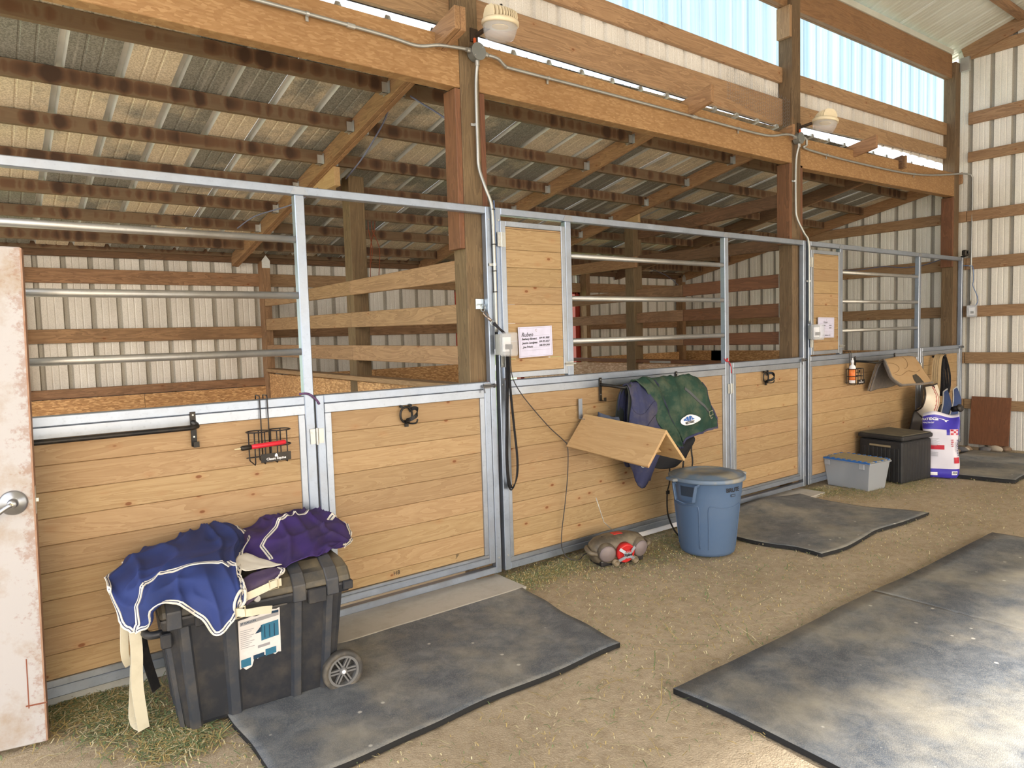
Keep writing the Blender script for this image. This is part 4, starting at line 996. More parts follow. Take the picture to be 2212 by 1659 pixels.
# ================= wooden saddle stand
t = thing('saddle_stand', 'tent-shaped pine saddle stand jutting out beneath the green blanket', 'saddle rack', (.7, -.02, .97))
def tent(nm, sx):
    # sloping panel: ridge to eave, from wall to the free end
    a, b = Vector((.70, -.03, 1.015)), Vector((.70, -.76, .968)); dx, dz = sx*.178, -.205
    c, d = b+Vector((dx, 0, dz)), a+Vector((dx, 0, dz)); n_ = (b-a).cross(d-a).normalized()*(-sx)*.018
    n_ = n_ if n_.z < 0 else -n_
    v = [tuple(p) for p in (a, b, c, d, a+n_, b+n_, c+n_, d+n_)]
    o = mesh(nm, v, [(0, 1, 2, 3), (7, 6, 5, 4), (0, 4, 5, 1), (1, 5, 6, 2), (2, 6, 7, 3), (3, 7, 4, 0)], wood('light', 'y'), t)
    bm = bmesh.new(); bm.from_mesh(o.data); bmesh.ops.recalc_face_normals(bm, faces=bm.faces); bm.to_mesh(o.data); bm.free(); bev(o, .002)
tent('side_panel', -1); tent('side_panel', 1)
for yy in (-.10, -.60): prism('brace', [(.70, .96-.0+yy*.06), (.575, .835+yy*.06), (.825, .835+yy*.06)], yy-.008, yy+.008, wood('light', 'x'), t)
m_ = MB(); m_.b2(.665, .70, -.010, -.006, .98, 1.12); m_.b2(.665, .70, -.06, -.006, .98, .984); m_.build('hanging_strap', GAL2, t)

# ================= blankets on the rack
NAVY = cloth('navy_quilt', (50, 54, 84), .5, (104, 96, 92), 6); GREEN = cloth('green_canvas', (30, 56, 47), .55, (104, 104, 82), 7, 900, (38, 66, 56)); DKG = cloth('charcoal_cloth', (52, 56, 54), .4, (96, 92, 80))
t = thing('horse_blanket', 'faded navy quilted blanket folded over the rack beneath the green one', 'blanket', (1.05, -.2, 1.2))
sN = Surf([[(1.0, -.07, .72), (.96, -.09, .95), (.93, -.14, 1.14), (.94, -.205, 1.212), (.93, -.26, 1.12), (.88, -.28, .96), (.90, -.25, .78), (.95, -.2, .68)],
           [(1.06, -.07, .60), (1.02, -.09, .9), (1.0, -.14, 1.15), (1.0, -.205, 1.218), (.99, -.28, 1.12), (.97, -.31, .94), (.99, -.28, .72), (1.03, -.20, .50)],
           [(1.14, -.07, .60), (1.1, -.09, .9), (1.08, -.14, 1.15), (1.08, -.205, 1.218), (1.09, -.29, 1.10), (1.10, -.30, .92), (1.10, -.27, .70), (1.10, -.20, .455)],
           [(1.22, -.07, .62), (1.2, -.09, .9), (1.18, -.14, 1.15), (1.18, -.205, 1.214), (1.22, -.27, 1.08), (1.24, -.28, .90), (1.22, -.26, .70), (1.17, -.2, .50)]], .008, 6, 3, .010)
sN.sheet('quilt', 24, 50, .008, NAVY, t)
for vv in (.62, .70, .78, .86): sN.trim('stitch_line', [(i/16, vv+.05*math.sin(i/3)) for i in range(17)], .002, .001, plain('dark_stitch', (32, 34, 60), .8), t, .004)
ring((0, 0, 0), .016, .003, T(1.0, -.29, .645) @ RX(80), name='d_ring', par=t)
t = thing('horse_blanket', 'charcoal blanket edge showing at the left end of the rack', 'blanket', (.97, -.2, 1.2))
for (x_, w_) in ((.96, .05),):
    s_ = Surf([[(x_-.03, -.09, .9), (x_-.03, -.13, 1.12), (x_-.03, -.20, 1.207), (x_-.03, -.235, 1.15), (x_-.045, -.235, 1.0), (x_-.04, -.22, .88)], [(x_+w_, -.09, .9), (x_+w_, -.13, 1.12), (x_+w_, -.20, 1.207), (x_+w_, -.24, 1.15), (x_+w_-.02, -.245, 1.0), (x_+w_-.03, -.23, .88)]], .008, 9, 5)
    s_.sheet('cloth', 8, 30, .006, DKG, t)
s_ = Surf([[(.80, -.06, 1.02), (.83, -.12, 1.0), (.90, -.16, .98)], [(.78, -.06, .93), (.84, -.16, .93), (.90, -.19, .92)], [(.84, -.06, .84), (.88, -.15, .84), (.94, -.19, .86)]], .02, 14, 2)
s_.sheet('hanging_fold', 14, 14, .006, cloth('slate_lining', (70, 78, 96), .4, (110, 104, 100)), t)
t = thing('horse_blanket', 'dusty dark green horse blanket with an oval logo, draped over the rack', 'blanket', (1.4, -.22, 1.2))
sG = Surf([
 [(1.08, -.06, .85), (1.06, -.10, 1.05), (1.03, -.14, 1.19), (1.01, -.205, 1.236), (1.07, -.27, 1.165), (1.12, -.29, 1.04), (1.16, -.30, .92), (1.30, -.29, .80), (1.39, -.285, .725)],
 [(1.16, -.06, .82), (1.14, -.10, 1.05), (1.11, -.14, 1.19), (1.10, -.205, 1.243), (1.17, -.29, 1.16), (1.22, -.32, 1.03), (1.29, -.325, .91), (1.37, -.315, .80), (1.43, -.30, .72)],
 [(1.24, -.06, .82), (1.22, -.10, 1.05), (1.20, -.14, 1.19), (1.20, -.205, 1.243), (1.22, -.255, 1.17), (1.27, -.265, 1.04), (1.33, -.27, .93), (1.39, -.27, .83), (1.45, -.275, .735)],
 [(1.34, -.06, .84), (1.33, -.10, 1.05), (1.32, -.14, 1.19), (1.32, -.205, 1.243), (1.34, -.28, 1.16), (1.38, -.30, 1.04), (1.42, -.30, .94), (1.45, -.30, .86), (1.47, -.29, .775)],
 [(1.50, -.06, .88), (1.49, -.10, 1.05), (1.48, -.14, 1.19), (1.48, -.205, 1.240), (1.50, -.27, 1.15), (1.53, -.285, 1.04), (1.57, -.285, .93), (1.60, -.28, .86), (1.60, -.275, .79)],
 [(1.64, -.06, .92), (1.62, -.10, 1.06), (1.61, -.14, 1.18), (1.62, -.205, 1.232), (1.65, -.27, 1.14), (1.69, -.29, 1.03), (1.73, -.29, .93), (1.75, -.28, .87), (1.75, -.275, .81)],
 [(1.70, -.06, .95), (1.68, -.10, 1.06), (1.67, -.14, 1.16), (1.70, -.20, 1.215), (1.76, -.24, 1.13), (1.79, -.25, 1.03), (1.83, -.255, .94), (1.87, -.255, .88), (1.90, -.25, .815)]], .010, 5, 11, .014)
sG.sheet('canvas', 60, 60, .007, GREEN, t)
sG.trim('lower_binding', [(i/50, .995) for i in range(51)], .016, .002, NAVY, t)
sG.trim('edge_binding', [(.995, .45+.55*i/30) for i in range(31)], .014, .002, NAVY, t)
sG.trim('pleat_seam', [(.335+.0*i, .42+.55*i/30) for i in range(31)], .014, .002, plain('navy_binding', (34, 40, 66), .7), t)
sG.trim('chest_strap', [(.66+.18*i/16, .50+.22*i/16) for i in range(17)], .020, .003, plain('grey_webbing', (78, 82, 84), .8), t)
def onsurf(S_, cu, cv, du, dv, off, rot=0):
    """map flat artwork to the cloth: x along the u axis, y up"""
    def fn(p):
        c_, s__ = math.cos(rot), math.sin(rot); x = p[0]*c_-p[1]*s__; y = p[0]*s__+p[1]*c_
        u, w = cu+x*du, cv-y*dv; P = S_.p(u, w); N = S_.n(u, w)
        return P+N*off
    return fn
def ell(rx, ry, n=40): return [(rx*math.cos(2*PI*i/n), ry*math.sin(2*PI*i/n), 0) for i in range(n)]
def patch(name, pts, fn, mat, par):
    c_ = (sum(p[0] for p in pts)/len(pts), sum(p[1] for p in pts)/len(pts), 0); V = [tuple(fn(p)) for p in [c_]+list(pts)]
    # an inner ring keeps the patch following the cloth
    inner = [((p[0]+c_[0])/2, (p[1]+c_[1])/2, 0) for p in pts]; V += [tuple(fn(p)) for p in inner]; n = len(pts)
    F = [(0, n+1+i, n+1+(i+1) % n) for i in range(n)]+[(n+1+i, 1+i, 1+(i+1) % n, n+1+(i+1) % n) for i in range(n)]
    return mesh(name, V, F, mat, par)
fn = lambda off: onsurf(sG, .585, .785, 1.45, 1.75, off, .10)
patch('logo_oval', ell(.092, .037), fn(.004), plain('badge_black', (30, 34, 44), .5), t); patch('logo_oval', ell(.089, .0345), fn(.0055), WHITE, t)
LB = plain('logo_blue', (40, 96, 176), .5)
for i in range(4):
    a0 = math.radians(165-i*38); a1 = math.radians(165-(i+1)*38+5)
    pts = [(.066*math.cos(a0), .026*math.sin(a0), 0), (.066*math.cos((a0+a1)/2), .028*math.sin((a0+a1)/2), 0), (.066*math.cos(a1), .026*math.sin(a1), 0), (-.01+.02*math.cos(a1), -.004, 0), (-.01+.02*math.cos(a0), -.004, 0)]
    patch('logo_umbrella', pts, fn(.0062), LB, t)
text('logo_lettering', 'WEATHERBEETA', .024, None, INK, t, .0010, .64, lambda p: fn(.0065)((p[0], p[1]-.015, 0)))
m_ = MB(); P0 = sG.p(.85, .73); m_.tube([tuple(P0+Vector(q)) for q in ((-.02, -.014, .012), (.02, -.014, .02), (.025, -.014, -.012), (-.015, -.014, -.02))], .003, 6, closed=True); m_.tube([tuple(P0+Vector(q)) for q in ((-.01, -.016, -.018), (-.004, -.018, -.04), (.012, -.018, -.034))], .003, 6); m_.build('buckle', plain('buckle_brass', (196, 192, 170), .35, .8), t)
# dark belly lining and dangling straps
BLKC = cloth('black_lining', (24, 26, 32), .15, (60, 58, 54))
sL = Surf([[(1.16, -.10, .80), (1.17, -.17, .68), (1.18, -.18, .60)], [(1.3, -.10, .80), (1.32, -.2, .68), (1.30, -.2, .565)], [(1.46, -.1, .80), (1.50, -.22, .70), (1.46, -.2, .56)], [(1.62, -.1, .82), (1.66, -.22, .75), (1.60, -.18, .61)]], .012, 9, 4)
sL.sheet('lining', 20, 16, .006, BLKC, t)
for (pts, w) in ((curve([(1.40, -.19, .60), (1.41, -.18, .45), (1.405, -.16, .36), (1.42, -.15, .20), (1.46, -.17, .08), (1.50, -.20, .012)], 24), .022),
                 (curve([(1.62, -.18, .80), (1.60, -.17, .66), (1.58, -.17, .55), (1.57, -.16, .30), (1.56, -.16, .03)], 16), .03),
                 (curve([(1.69, -.18, .82), (1.68, -.17, .66), (1.69, -.17, .53), (1.66, -.12, .30), (1.65, -.12, .04)], 16), .028)):
    strap('strap', pts, w, .003, (1, .35, 0), BLKW, t)
m_ = MB(); m_.b2(1.39, 1.42, -.172, -.160, .355, .38); m_.build('strap_slider', BLKP, t)

# ================= tan saddle pad
TAN = cloth('tan_suede', (164, 138, 104), .45, (150, 116, 78), 5); FELT = cloth('grey_felt', (112, 106, 102), .5, (150, 138, 122), 30, 250)
t = thing('saddle_pad', 'tan western saddle pad with grey felt lining, draped over the far rack', 'saddle pad', (5.05, -.2, 1.2))
sP = Surf([
 [(4.74, -.04, .885), (4.75, -.08, 1.03), (4.74, -.13, 1.16), (4.72, -.20, 1.215), (4.66, -.27, 1.14), (4.68, -.31, 1.03), (4.78, -.36, .955)],
 [(4.95, -.03, .90), (4.95, -.07, 1.04), (4.94, -.13, 1.17), (4.92, -.20, 1.225), (4.90, -.28, 1.14), (4.93, -.32, 1.03), (5.00, -.36, .945)],
 [(5.18, -.03, .90), (5.18, -.07, 1.04), (5.18, -.13, 1.17), (5.17, -.20, 1.232), (5.18, -.27, 1.15), (5.20, -.31, 1.04), (5.26, -.35, .935)],
 [(5.38, -.03, .92), (5.38, -.07, 1.04), (5.38, -.13, 1.16), (5.38, -.20, 1.225), (5.42, -.26, 1.14), (5.48, -.30, 1.03), (5.57, -.33, .93)]], .004, 5, 8)
sP.sheet('suede_top', 30, 36, .006, TAN, t)
o = sP.sheet('felt_underside', 30, 36, .020, FELT, t, off=-.0062)
sP.trim('felt_edge', [(0, i/40) for i in range(41)], .022, .006, FELT, t); sP.trim('felt_edge', [(i/30, 1) for i in range(31)], .02, .006, FELT, t)
BRK = plain('dark_patch_leather', (44, 40, 34), .5, 0, .4, (96, 86, 66), 20)
fp = lambda off: onsurf(sP, .62, .90, 1.18, 2.0, off, 0)
patch('wear_patch', [(-.10, -.035, 0), (.11, -.035, 0), (.09, .01, 0), (.05, .034, 0), (-.06, .03, 0), (-.095, .0, 0)], fp(.003), BRK, t)
patch('wither_patch', [(-.05, -.02, 0), (.05, -.03, 0), (.045, .02, 0), (-.03, .03, 0)], onsurf(sP, .86, .46, 1.18, 1.6, .003), plain('brown_patch', (120, 96, 70), .6), t)
ST = plain('dark_thread', (110, 82, 54), .8)
sP.trim('stitching', [(.30+.35*math.sin(a)*.5+.12, .60+.12*math.cos(a)) for a in [PI*i/20 for i in range(21)]], .003, .001, ST, t); sP.trim('stitching', [(.15+.7*i/30, .78+.02*math.sin(i/3)) for i in range(31)], .003, .001, ST, t)
sP.trim('stitching', [(.1+.2*math.sin(a), .68+.2*math.cos(a)*.4) for a in [PI*i/20 for i in range(21)]], .003, .001, ST, t)

# ================= straps and saddle on the far door
t = thing('lead_straps', 'coil of tan and black lead straps hanging on the far stall door', 'strap', (6.35, -.08, 1.1))
TANW = plain('tan_webbing', (176, 152, 116), .8, 0, .3, (140, 116, 84), 20)
m_ = MB(); m_.cyl((6.42, .012, 1.17), (6.42, -.12, 1.18), .012); m_.cyl((6.42, -.12, 1.18), (6.42, -.125, 1.20), .016); m_.build('peg', BLACK, t)
for i in range(4):
    yo = -.022*i
    strap('tan_strap', curve([(6.42, -.05+yo, 1.20), (6.36, -.05+yo*.9, 1.18), (6.30, -.05+yo, 1.08), (6.28, -.05+yo, .85), (6.32, -.05+yo*.6, .62)], 18), .030, .005, (.35, -1, 0), TANW, t)
for i in range(3):
    yo = -.024*i
    strap('black_strap', curve([(6.43, -.06+yo, 1.205), (6.50, -.06+yo, 1.13), (6.60, -.05+yo*1.2, .95), (6.62, -.05+yo, .78), (6.52, -.05+yo, .70), (6.46, -.05+yo, .85), (6.43, -.06+yo, 1.15)], 30), .024, .005, (.35, -1, 0), BLKW, t)
t = thing('saddle', 'small saddle with a baseball patterned seat and blue fenders, leaning on the far stall door', 'saddle', (6.0, -.2, .55))
BALL = plain('baseball_leather', (222, 212, 196), .5, 0, .3, (190, 172, 146), 8); BLU = cloth('blue_suede', (42, 58, 96), .35, (84, 88, 104)); DKL = plain('dark_leather', (38, 34, 34), .5, 0, .3, (80, 70, 58))
sS = Surf([[(5.66, -.12, .60), (5.58, -.22, .66), (5.56, -.26, .78), (5.68, -.2, .87)], [(5.72, -.20, .50), (5.66, -.30, .62), (5.66, -.32, .76), (5.76, -.24, .88)], [(5.84, -.22, .50), (5.80, -.30, .62), (5.80, -.31, .75), (5.88, -.22, .85)], [(5.98, -.12, .60), (5.96, -.18, .68), (5.96, -.2, .78), (5.98, -.14, .82)]], .004, 8, 2)
sS.sheet('seat', 20, 20, .03, BALL, t)
sS.trim('seat_piping', sS.border(24), .016, .008, DKL, t)
for du in (.36, .46):
    sS.trim('red_seam', [(du+.05*math.sin(PI*i/20), i/20) for i in range(21)], .004, .002, RSTR, t)
for i in range(9): sS.trim('stitch', [(.34+.05*math.sin(PI*i/9)+.012*k_, (i+.5)/9.5+.006*k_) for k_ in range(-2, 3)], .004, .002, RSTR, t)
sB = Surf([[(5.98, -.10, .60), (6.0, -.14, .74), (6.04, -.12, .85)], [(6.12, -.14, .58), (6.14, -.18, .74), (6.16, -.14, .87)], [(6.22, -.08, .62), (6.26, -.10, .74), (6.24, -.08, .84)]], .004, 8, 4); sB.sheet('cantle', 16, 16, .03, BALL, t); sB.trim('cantle_piping', sB.border(16), .014, .006, DKL, t)
for (x_, y_, nm) in ((5.96, -.32, 'fender'), (6.34, -.28, 'fender')):
    s_ = Surf([[(x_-.09, y_+.04, .50), (x_-.10, y_, .66), (x_-.04, y_+.02, .80)], [(x_, y_, .48), (x_+.0, y_-.05, .66), (x_+.01, y_, .83)], [(x_+.09, y_+.04, .50), (x_+.10, y_+.01, .66), (x_+.05, y_+.03, .80)]], .006, 7, x_)
    s_.sheet(nm, 14, 18, .012, BLU, t); s_.trim('fender_edge', s_.border(16), .012, .005, plain('grey_piping_'+str(int(x_*100)), (150, 150, 148), .6), t)
m_ = MB(); m_.cyl((6.02, -.36, .60), (6.0, -.44, .62), .030, .034, 20); m_.cyl((6.0, -.44, .62), (5.995, -.455, .625), .045, .04, 20); m_.build('horn', DKL, t, True)
for (a, b) in (((5.70, -.14, .52), (5.74, -.12, .22)), ((6.42, -.12, .62), (6.52, -.10, .28)), ((6.05, -.16, .5), (6.1, -.12, .2)), ((6.25, -.16, .5), (6.25, -.12, .2))):
    strap('leather_strap', curve([a, ((a[0]+b[0])/2+.03, a[1]-.03, (a[2]+b[2])/2), b], 10), .06, .008, (1, .2, 0), DKL, t)
s_ = Surf([[(5.60, -.08, .34), (5.58, -.12, .5), (5.64, -.12, .60)], [(5.95, -.18, .30), (5.95, -.24, .48), (5.95, -.22, .60)], [(6.40, -.10, .36), (6.44, -.12, .5), (6.38, -.12, .62)]], .01, 7, 9); s_.sheet('skirt', 20, 12, .014, DKL, t)
for x_ in (5.75, 6.45):
    P = curve([(x_-.05, -.16, .20), (x_-.055, -.16, .10), (x_, -.17, .035), (x_+.055, -.16, .10), (x_+.05, -.16, .20)], 20); tube('stirrup', P, .012, plain('stirrup_brown', (120, 88, 56), .6), t, 8)

# ================= grey trash can
CANB = plain('blue_grey_plastic', (76, 98, 128), .45, 0, .12, (120, 124, 126), 4); CANL = plain('dusty_lid', (98, 116, 138), .5, 0, .6, (164, 150, 116), 6, .4, 0, .42, .62)
t = thing('trash_can', 'blue-grey round trash can with a dusty lid, in front of the middle stall', 'trash can', (1.43, -.50, 0))
with frame(T(1.43, -.50, .0)):
    m_ = MB(); m_.lathe([(0, .004), (.17, .0), (.186, .012), (.192, .03), (.232, .40), (.236, .42), (.238, .43), (.246, .53), (.252, .535), (.252, .545), (.240, .545), (.226, .40), (.18, .03), (0, .03)], n=64); m_.build('body', CANB, t, True)
    m_ = MB(); m_.lathe([(.262, .525), (.266, .53), (.267, .55), (.258, .556), (.245, .553), (.235, .556), (.20, .572), (.14, .580), (.135, .575), (.05, .583), (0, .585)], n=64); m_.build('lid', CANL, t, True)
    for a in (160, 340):
        with frame(RZ(a)): m_ = MB(); m_.b2(.255, .30, -.05, .05, .528, .55); m_.build('lid_tab', CANL, t, bevel=.006)
    for a in (184, 4):
        with frame(RZ(a)):
            m_ = MB(); P = [(.238, -.095, .515), (.268, -.09, .515), (.268, -.07, .405), (.262, 0, .385), (.268, .07, .405), (.268, .09, .515), (.238, .095, .515)]
            m_.add(*strapv(P, .03, .008, (1, 0, .25))); m_.build('handle', CANB, t, bevel=.002)
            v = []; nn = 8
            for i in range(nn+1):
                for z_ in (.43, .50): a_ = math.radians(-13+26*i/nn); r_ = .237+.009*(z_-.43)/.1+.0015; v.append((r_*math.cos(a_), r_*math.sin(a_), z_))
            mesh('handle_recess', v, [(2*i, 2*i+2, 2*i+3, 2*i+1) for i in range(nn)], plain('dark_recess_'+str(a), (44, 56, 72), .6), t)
    # raised side panel outlines
    for a0, a1 in ((140, 203), (220, 292)):
        P = []
        for i in range(13): a_ = math.radians(a0+(a1-a0)*i/12); P.append((a_, .375-.02*math.sin(PI*i/12)))
        full = [(math.radians(a0), .06), (math.radians(a0), .2), (math.radians(a0), .35)]+P[1:-1]+[(math.radians(a1), .35), (math.radians(a1), .2), (math.radians(a1), .06)]
        Q = [((.192+.04*(z_-.03)/.37+.001)*math.cos(a_), (.192+.04*(z_-.03)/.37+.001)*math.sin(a_), z_) for a_, z_ in full]
        tube('panel_rib', curve(Q, 60), .0035, CANB, t, 6)
    def cyl_fn(a0, z0, r0):
        def f_(p): a_ = math.radians(a0)+p[0]/r0; return Vector((r0*math.cos(a_), r0*math.sin(a_), z0+p[1]))
        return f_
    text('lettering', 'BRUTE', .040, None, INK, t, .0012, 1.05, cyl_fn(263, .478, .2455))
    m_ = MB(); fq = cyl_fn(263, .440, .2425); v = [tuple(fq(p)) for p in ((-.022, -.009), (.022, -.009), (.022, .009), (-.022, .009))]; m_.add(v, [(0, 1, 2, 3)]); m_.build('maker_badge', plain('badge_dark', (40, 50, 66), .5), t)
    v = [tuple(cyl_fn(263, .440, .2435)(p)) for p in ((-.015, -.003), (.015, -.003), (.015, .004), (-.015, .004))]; mesh('badge_mark', v, [(0, 1, 2, 3)], CANB, t)

# ================= radio
t = thing('radio', 'dusty portable stereo with a red centre speaker, on the hay by the middle stall', 'radio', (.76, -.27, 0))
RB = plain('dusty_radio', (74, 68, 60), .5, 0, .75, (128, 116, 96), 9, .4, 0, .40, .62); RD = plain('radio_black', (30, 30, 34), .4, 0, .3, (90, 82, 70)); RS = plain('speaker_mesh', (122, 112, 114), .6, .2, .3); RR = plain('radio_red', (196, 44, 44), .35); RSL = plain('radio_silver', (176, 184, 196), .35, .4)
with frame(T(.76, -.255, .012) @ RZ(-13)):
    n = 18; v = []; f = []
    sec = lambda u: (.215*math.copysign(abs(math.cos(u))**.6, math.cos(u)), .095*math.copysign(abs(math.sin(u))**.8, math.sin(u)))
    rings = [(.90, .03), (.98, .06), (1.0, .10), (.96, .14), (.82, .17), (.55, .188), (.0, .192)]
    for (k_, z_) in [(.86, .02)]+rings:
        for i in range(40): a_ = 2*PI*i/40; x_, y_ = sec(a_); v.append((x_*k_, y_*k_, z_+(.012*math.cos(a_*1)*0)))
    for j in range(len(rings)):
        for i in range(40): f.append((j*40+i, j*40+(i+1) % 40, (j+1)*40+(i+1) % 40, (j+1)*40+i))
    f.append(tuple(range(39, -1, -1))); mesh('body', v, f, RB, t, True)
    o = mesh('base', boxv((0, .0, .02), (.34, .15, .04)), BF, RD, t); bev(o, .01, 2)
    for sx in (-1, 1):
        m_ = MB(); R_ = T(sx*.128, -.075, .095) @ RZ(-sx*-10) @ RX(100)
        m_.lathe([(0, .035), (.05, .030), (.062, .018), (.066, 0), (.066, -.05)], n=32, m=R_); m_.build('speaker_pod', RB, t, True)
        m_ = MB(); m_.lathe([(0, .040), (.045, .036), (.057, .026), (.058, .022)], n=32, m=R_); m_.build('speaker_grille', RS, t, True)
        m_ = MB(); R2 = T(sx*.075, -.10, .028) @ RX(95); m_.lathe([(.0, .0), (.012, 0), (.018, .02), (.021, .022), (.022, -.03)], n=20, m=R2); m_.build('bass_port', plain('port_tan'+str(sx), (132, 118, 96), .5), t, True)
        tube('handle', curve([(sx*.12, .06, .10), (sx*.20, .05, .11), (sx*.235, .0, .115), (sx*.232, -.045, .10), (sx*.17, -.06, .085)], 20), .016, RB, t, 8)
    m_ = MB(); R3 = T(.0, -.108, .085) @ RX(98); m_.lathe([(0, .02), (.03, .02), (.05, .014), (.058, .02), (.066, .012), (.066, -.03)], n=36, m=R3); m_.build('centre_speaker', RR, t, True)
    with frame(R3):
        for a in (35, 145, 215, 325):
            strap('speaker_cage', [(0, 0, .032), (.035*math.cos(math.radians(a)), .035*math.sin(math.radians(a)), .034), (.072*math.cos(math.radians(a)), .072*math.sin(math.radians(a)), .020)], .020, .005, (-math.sin(math.radians(a)), math.cos(math.radians(a)), 0), RSL, t)
        m_ = MB(); m_.lathe([(0, .037), (.026, .037), (.028, .030)], n=20); m_.build('cage_hub', RSL, t)
        text('lettering', 'Xplod', .024, T(0, 0, .0385), INK, t, .0015); text('lettering', 'XXX', .02, T(0, .024, .0385), RR, t, .001)
    m_ = MB(); m_.box((.0, .0, .192), (.07, .05, .006)); m_.build('top_panel', RR, t, bevel=.002)
    m_ = MB()
    for i in range(7): m_.box((-.12+i*.012, -.01, .183), (.008, .014, .012))
    m_.build('buttons', RD, t)
    tube('antenna', [(.02, .06, .185), (-.045, .085, .255), (-.075, .095, .36), (-.095, .10, .43)], .0028, ZINC, t, 6)

# ================= large black rolling tool chest
TB = plain('chest_black', (34, 37, 44), .48, 0, .5, (84, 78, 70), 9, .4, 0, .45, .75); TG = plain('chest_rib_grey', (52, 56, 64), .45, 0, .5, (104, 96, 82), 8); TL = plain('chest_lid', (56, 56, 56), .5, 0, .85, (112, 102, 82), 6, .4, 0, .3, .62)
t = thing('tool_chest', 'large dusty black rolling chest with a torn paper label, nearest the white door', 'tool chest', (-1.73, -.40, 0))
with frame(T(-1.735, -.395, 0) @ RZ(-5)):
    def taper(nm, z0, z1, wx0, wy0, wx1, wy1, mat, bv=.02, cx_=0, cy_=0, seg=2):
        v = boxv((cx_, cy_, 0), (wx0, wy0, 0))[:4]; v = [(a, b, z0) for a, b, c in v]; u_ = boxv((cx_, cy_, 0), (wx1, wy1, 0))[:4]; v += [(a, b, z1) for a, b, c in u_]
        o = mesh(nm, v, BF, mat, t); bev(o, bv, seg); return o
    taper('body', .01, .49, .62, .42, .72, .49, TB)
    taper('rim', .455, .505, .755, .53, .775, .545, TB, .012)
    # domed lid with chamfers
    prof_ = [(-.272, .50), (-.272, .525), (-.235, .565), (-.16, .585), (.16, .585), (.235, .565), (.272, .525), (.272, .50)]
    o = prism('lid', prof_, -.385, .385, TL, t, 'x'); bev(o, .010)
    o = prism('lid_panel', [(-.22, .566), (-.15, .597), (.15, .597), (.22, .566)], -.30, .30, TL, t, 'x'); bev(o, .006)
    # moulded straps over lid and down the front
    for x_ in (.155, .30, -.335):
        P = [(-.280, .46), (-.280, .53), (-.24, .575), (-.16, .604), (.16, .604), (.24, .575), (.280, .53), (.280, .46)]
        o = prism('lid_strap', P, x_-.028, x_+.028, TG, t, 'x'); bev(o, .004)
    for x_, w_ in ((-.30, .05), (-.13, .06), (.15, .05), (.29, .045)):
        v = []
        for (z_, yb, xs) in ((.012, -.228, .90), (.46, -.262, 1.0)):
            for (dx, dy) in ((-w_/2, .02), (-w_/2*.6, -.0), (w_/2*.6, -.0), (w_/2, .02)): v.append((x_*xs+dx, yb+dy, z_))
        mesh('front_rib', v, [(0, 1, 5, 4), (1, 2, 6, 5), (2, 3, 7, 6), (0, 3, 2, 1), (4, 5, 6, 7), (0, 4, 7, 3)], TG, t)
    for y_ in (-.17, -.06, .06, .16):
        v = []
        for (z_, xb, ys) in ((.012, -.328, .92), (.46, -.372, 1.0)):
            for (dy, dx) in ((-.03, .016), (-.018, 0), (.018, 0), (.03, .016)): v.append((xb+dx, y_*ys+dy, z_))
        mesh('side_rib', v, [(4, 5, 1, 0), (5, 6, 2, 1), (6, 7, 3, 2), (1, 2, 3, 0), (7, 6, 5, 4), (3, 7, 4, 0)], TG, t)
    # wheels
    for y_ in (-.245, .20):
        with frame(T(.335, y_, .092) @ RX(90)):
            m_ = MB(); m_.lathe([(.070, -.022), (.088, -.022), (.092, -.012), (.092, .012), (.088, .022), (.072, .022), (.070, .016), (.070, -.016)], n=40); w_ = m_.build('wheel', plain('tyre_black'+str(y_), (66, 64, 62), .7, 0, .6, (130, 120, 104), 14), t, True)
            m_ = MB(); m_.lathe([(.060, -.016), (.072, -.016), (.072, .018), (.060, .018), (.060, -.016)], n=40); m_.lathe([(0, .02), (.014, .02), (.017, .014), (.017, -.014), (0, -.014)], n=20)
            for i in range(6):
                with_m = RZ(i*60); m_.box((.037, .007, .004), (.05, .007, .014), m=with_m); m_.box((.037, -.007, .004), (.05, .007, .014), m=with_m)
            m_.build('hub', plain('wheel_grey'+str(y_), (112, 112, 112), .5), w_)
            m_ = MB(); m_.lathe([(0, .026), (.008, .026), (.010, .02), (0, .02)], n=16); m_.build('axle_cap', WHITE, w_, True)
    # carry handle at the left end, latch, lock and hinge details
    tube('pull_handle', curve([(-.365, .20, .44), (-.42, .19, .425), (-.435, .0, .42), (-.425, -.17, .425), (-.37, -.20, .43)], 24), .016, TB, t, 10)
    m_ = MB(); m_.b2(-.385, -.345, -.262, -.22, .385, .445); m_.build('handle_mount', TB, t, bevel=.005)
    m_ = MB(); m_.b2(-.262, -.20, -.288, -.262, .455, .50); m_.b2(-.245, -.215, -.298, -.285, .462, .488); m_.build('latch', TB, t, bevel=.004)
    m_ = MB(); m_.b2(.19, .27, -.284, -.26, .44, .505); m_.build('latch', TB, t, bevel=.004); m_ = MB(); m_.b2(.345, .39, -.284, -.26, .47, .51); m_.build('hasp', TB, t, bevel=.004)
    m_ = MB(); m_.lathe([(0, .008), (.012, .008), (.014, 0)], n=20, m=T(-.02, -.272, .512) @ RX(75)); m_.build('keyhole', plain('lock_white', (206, 204, 200), .4), t)
    m_ = MB(); m_.b2(-.11, .10, -.277, -.268, .462, .468); m_.build('rim_line', TG, t)
    # torn paper label
    slope = lambda z_: -.2105-.035*(z_-.01)/.48-.0015
    random.seed(3); top = [(-.095+.17*i/12, .425+.018*(i/12)+random.uniform(-.004, .004)) for i in range(13)]; bot = [(.075-.17*i/14, .245+random.uniform(-.008, .008)+(-.035 if i > 9 else 0)) for i in range(15)]
    ol = top+bot; V = [(a, slope(b), b) for a, b in ol]
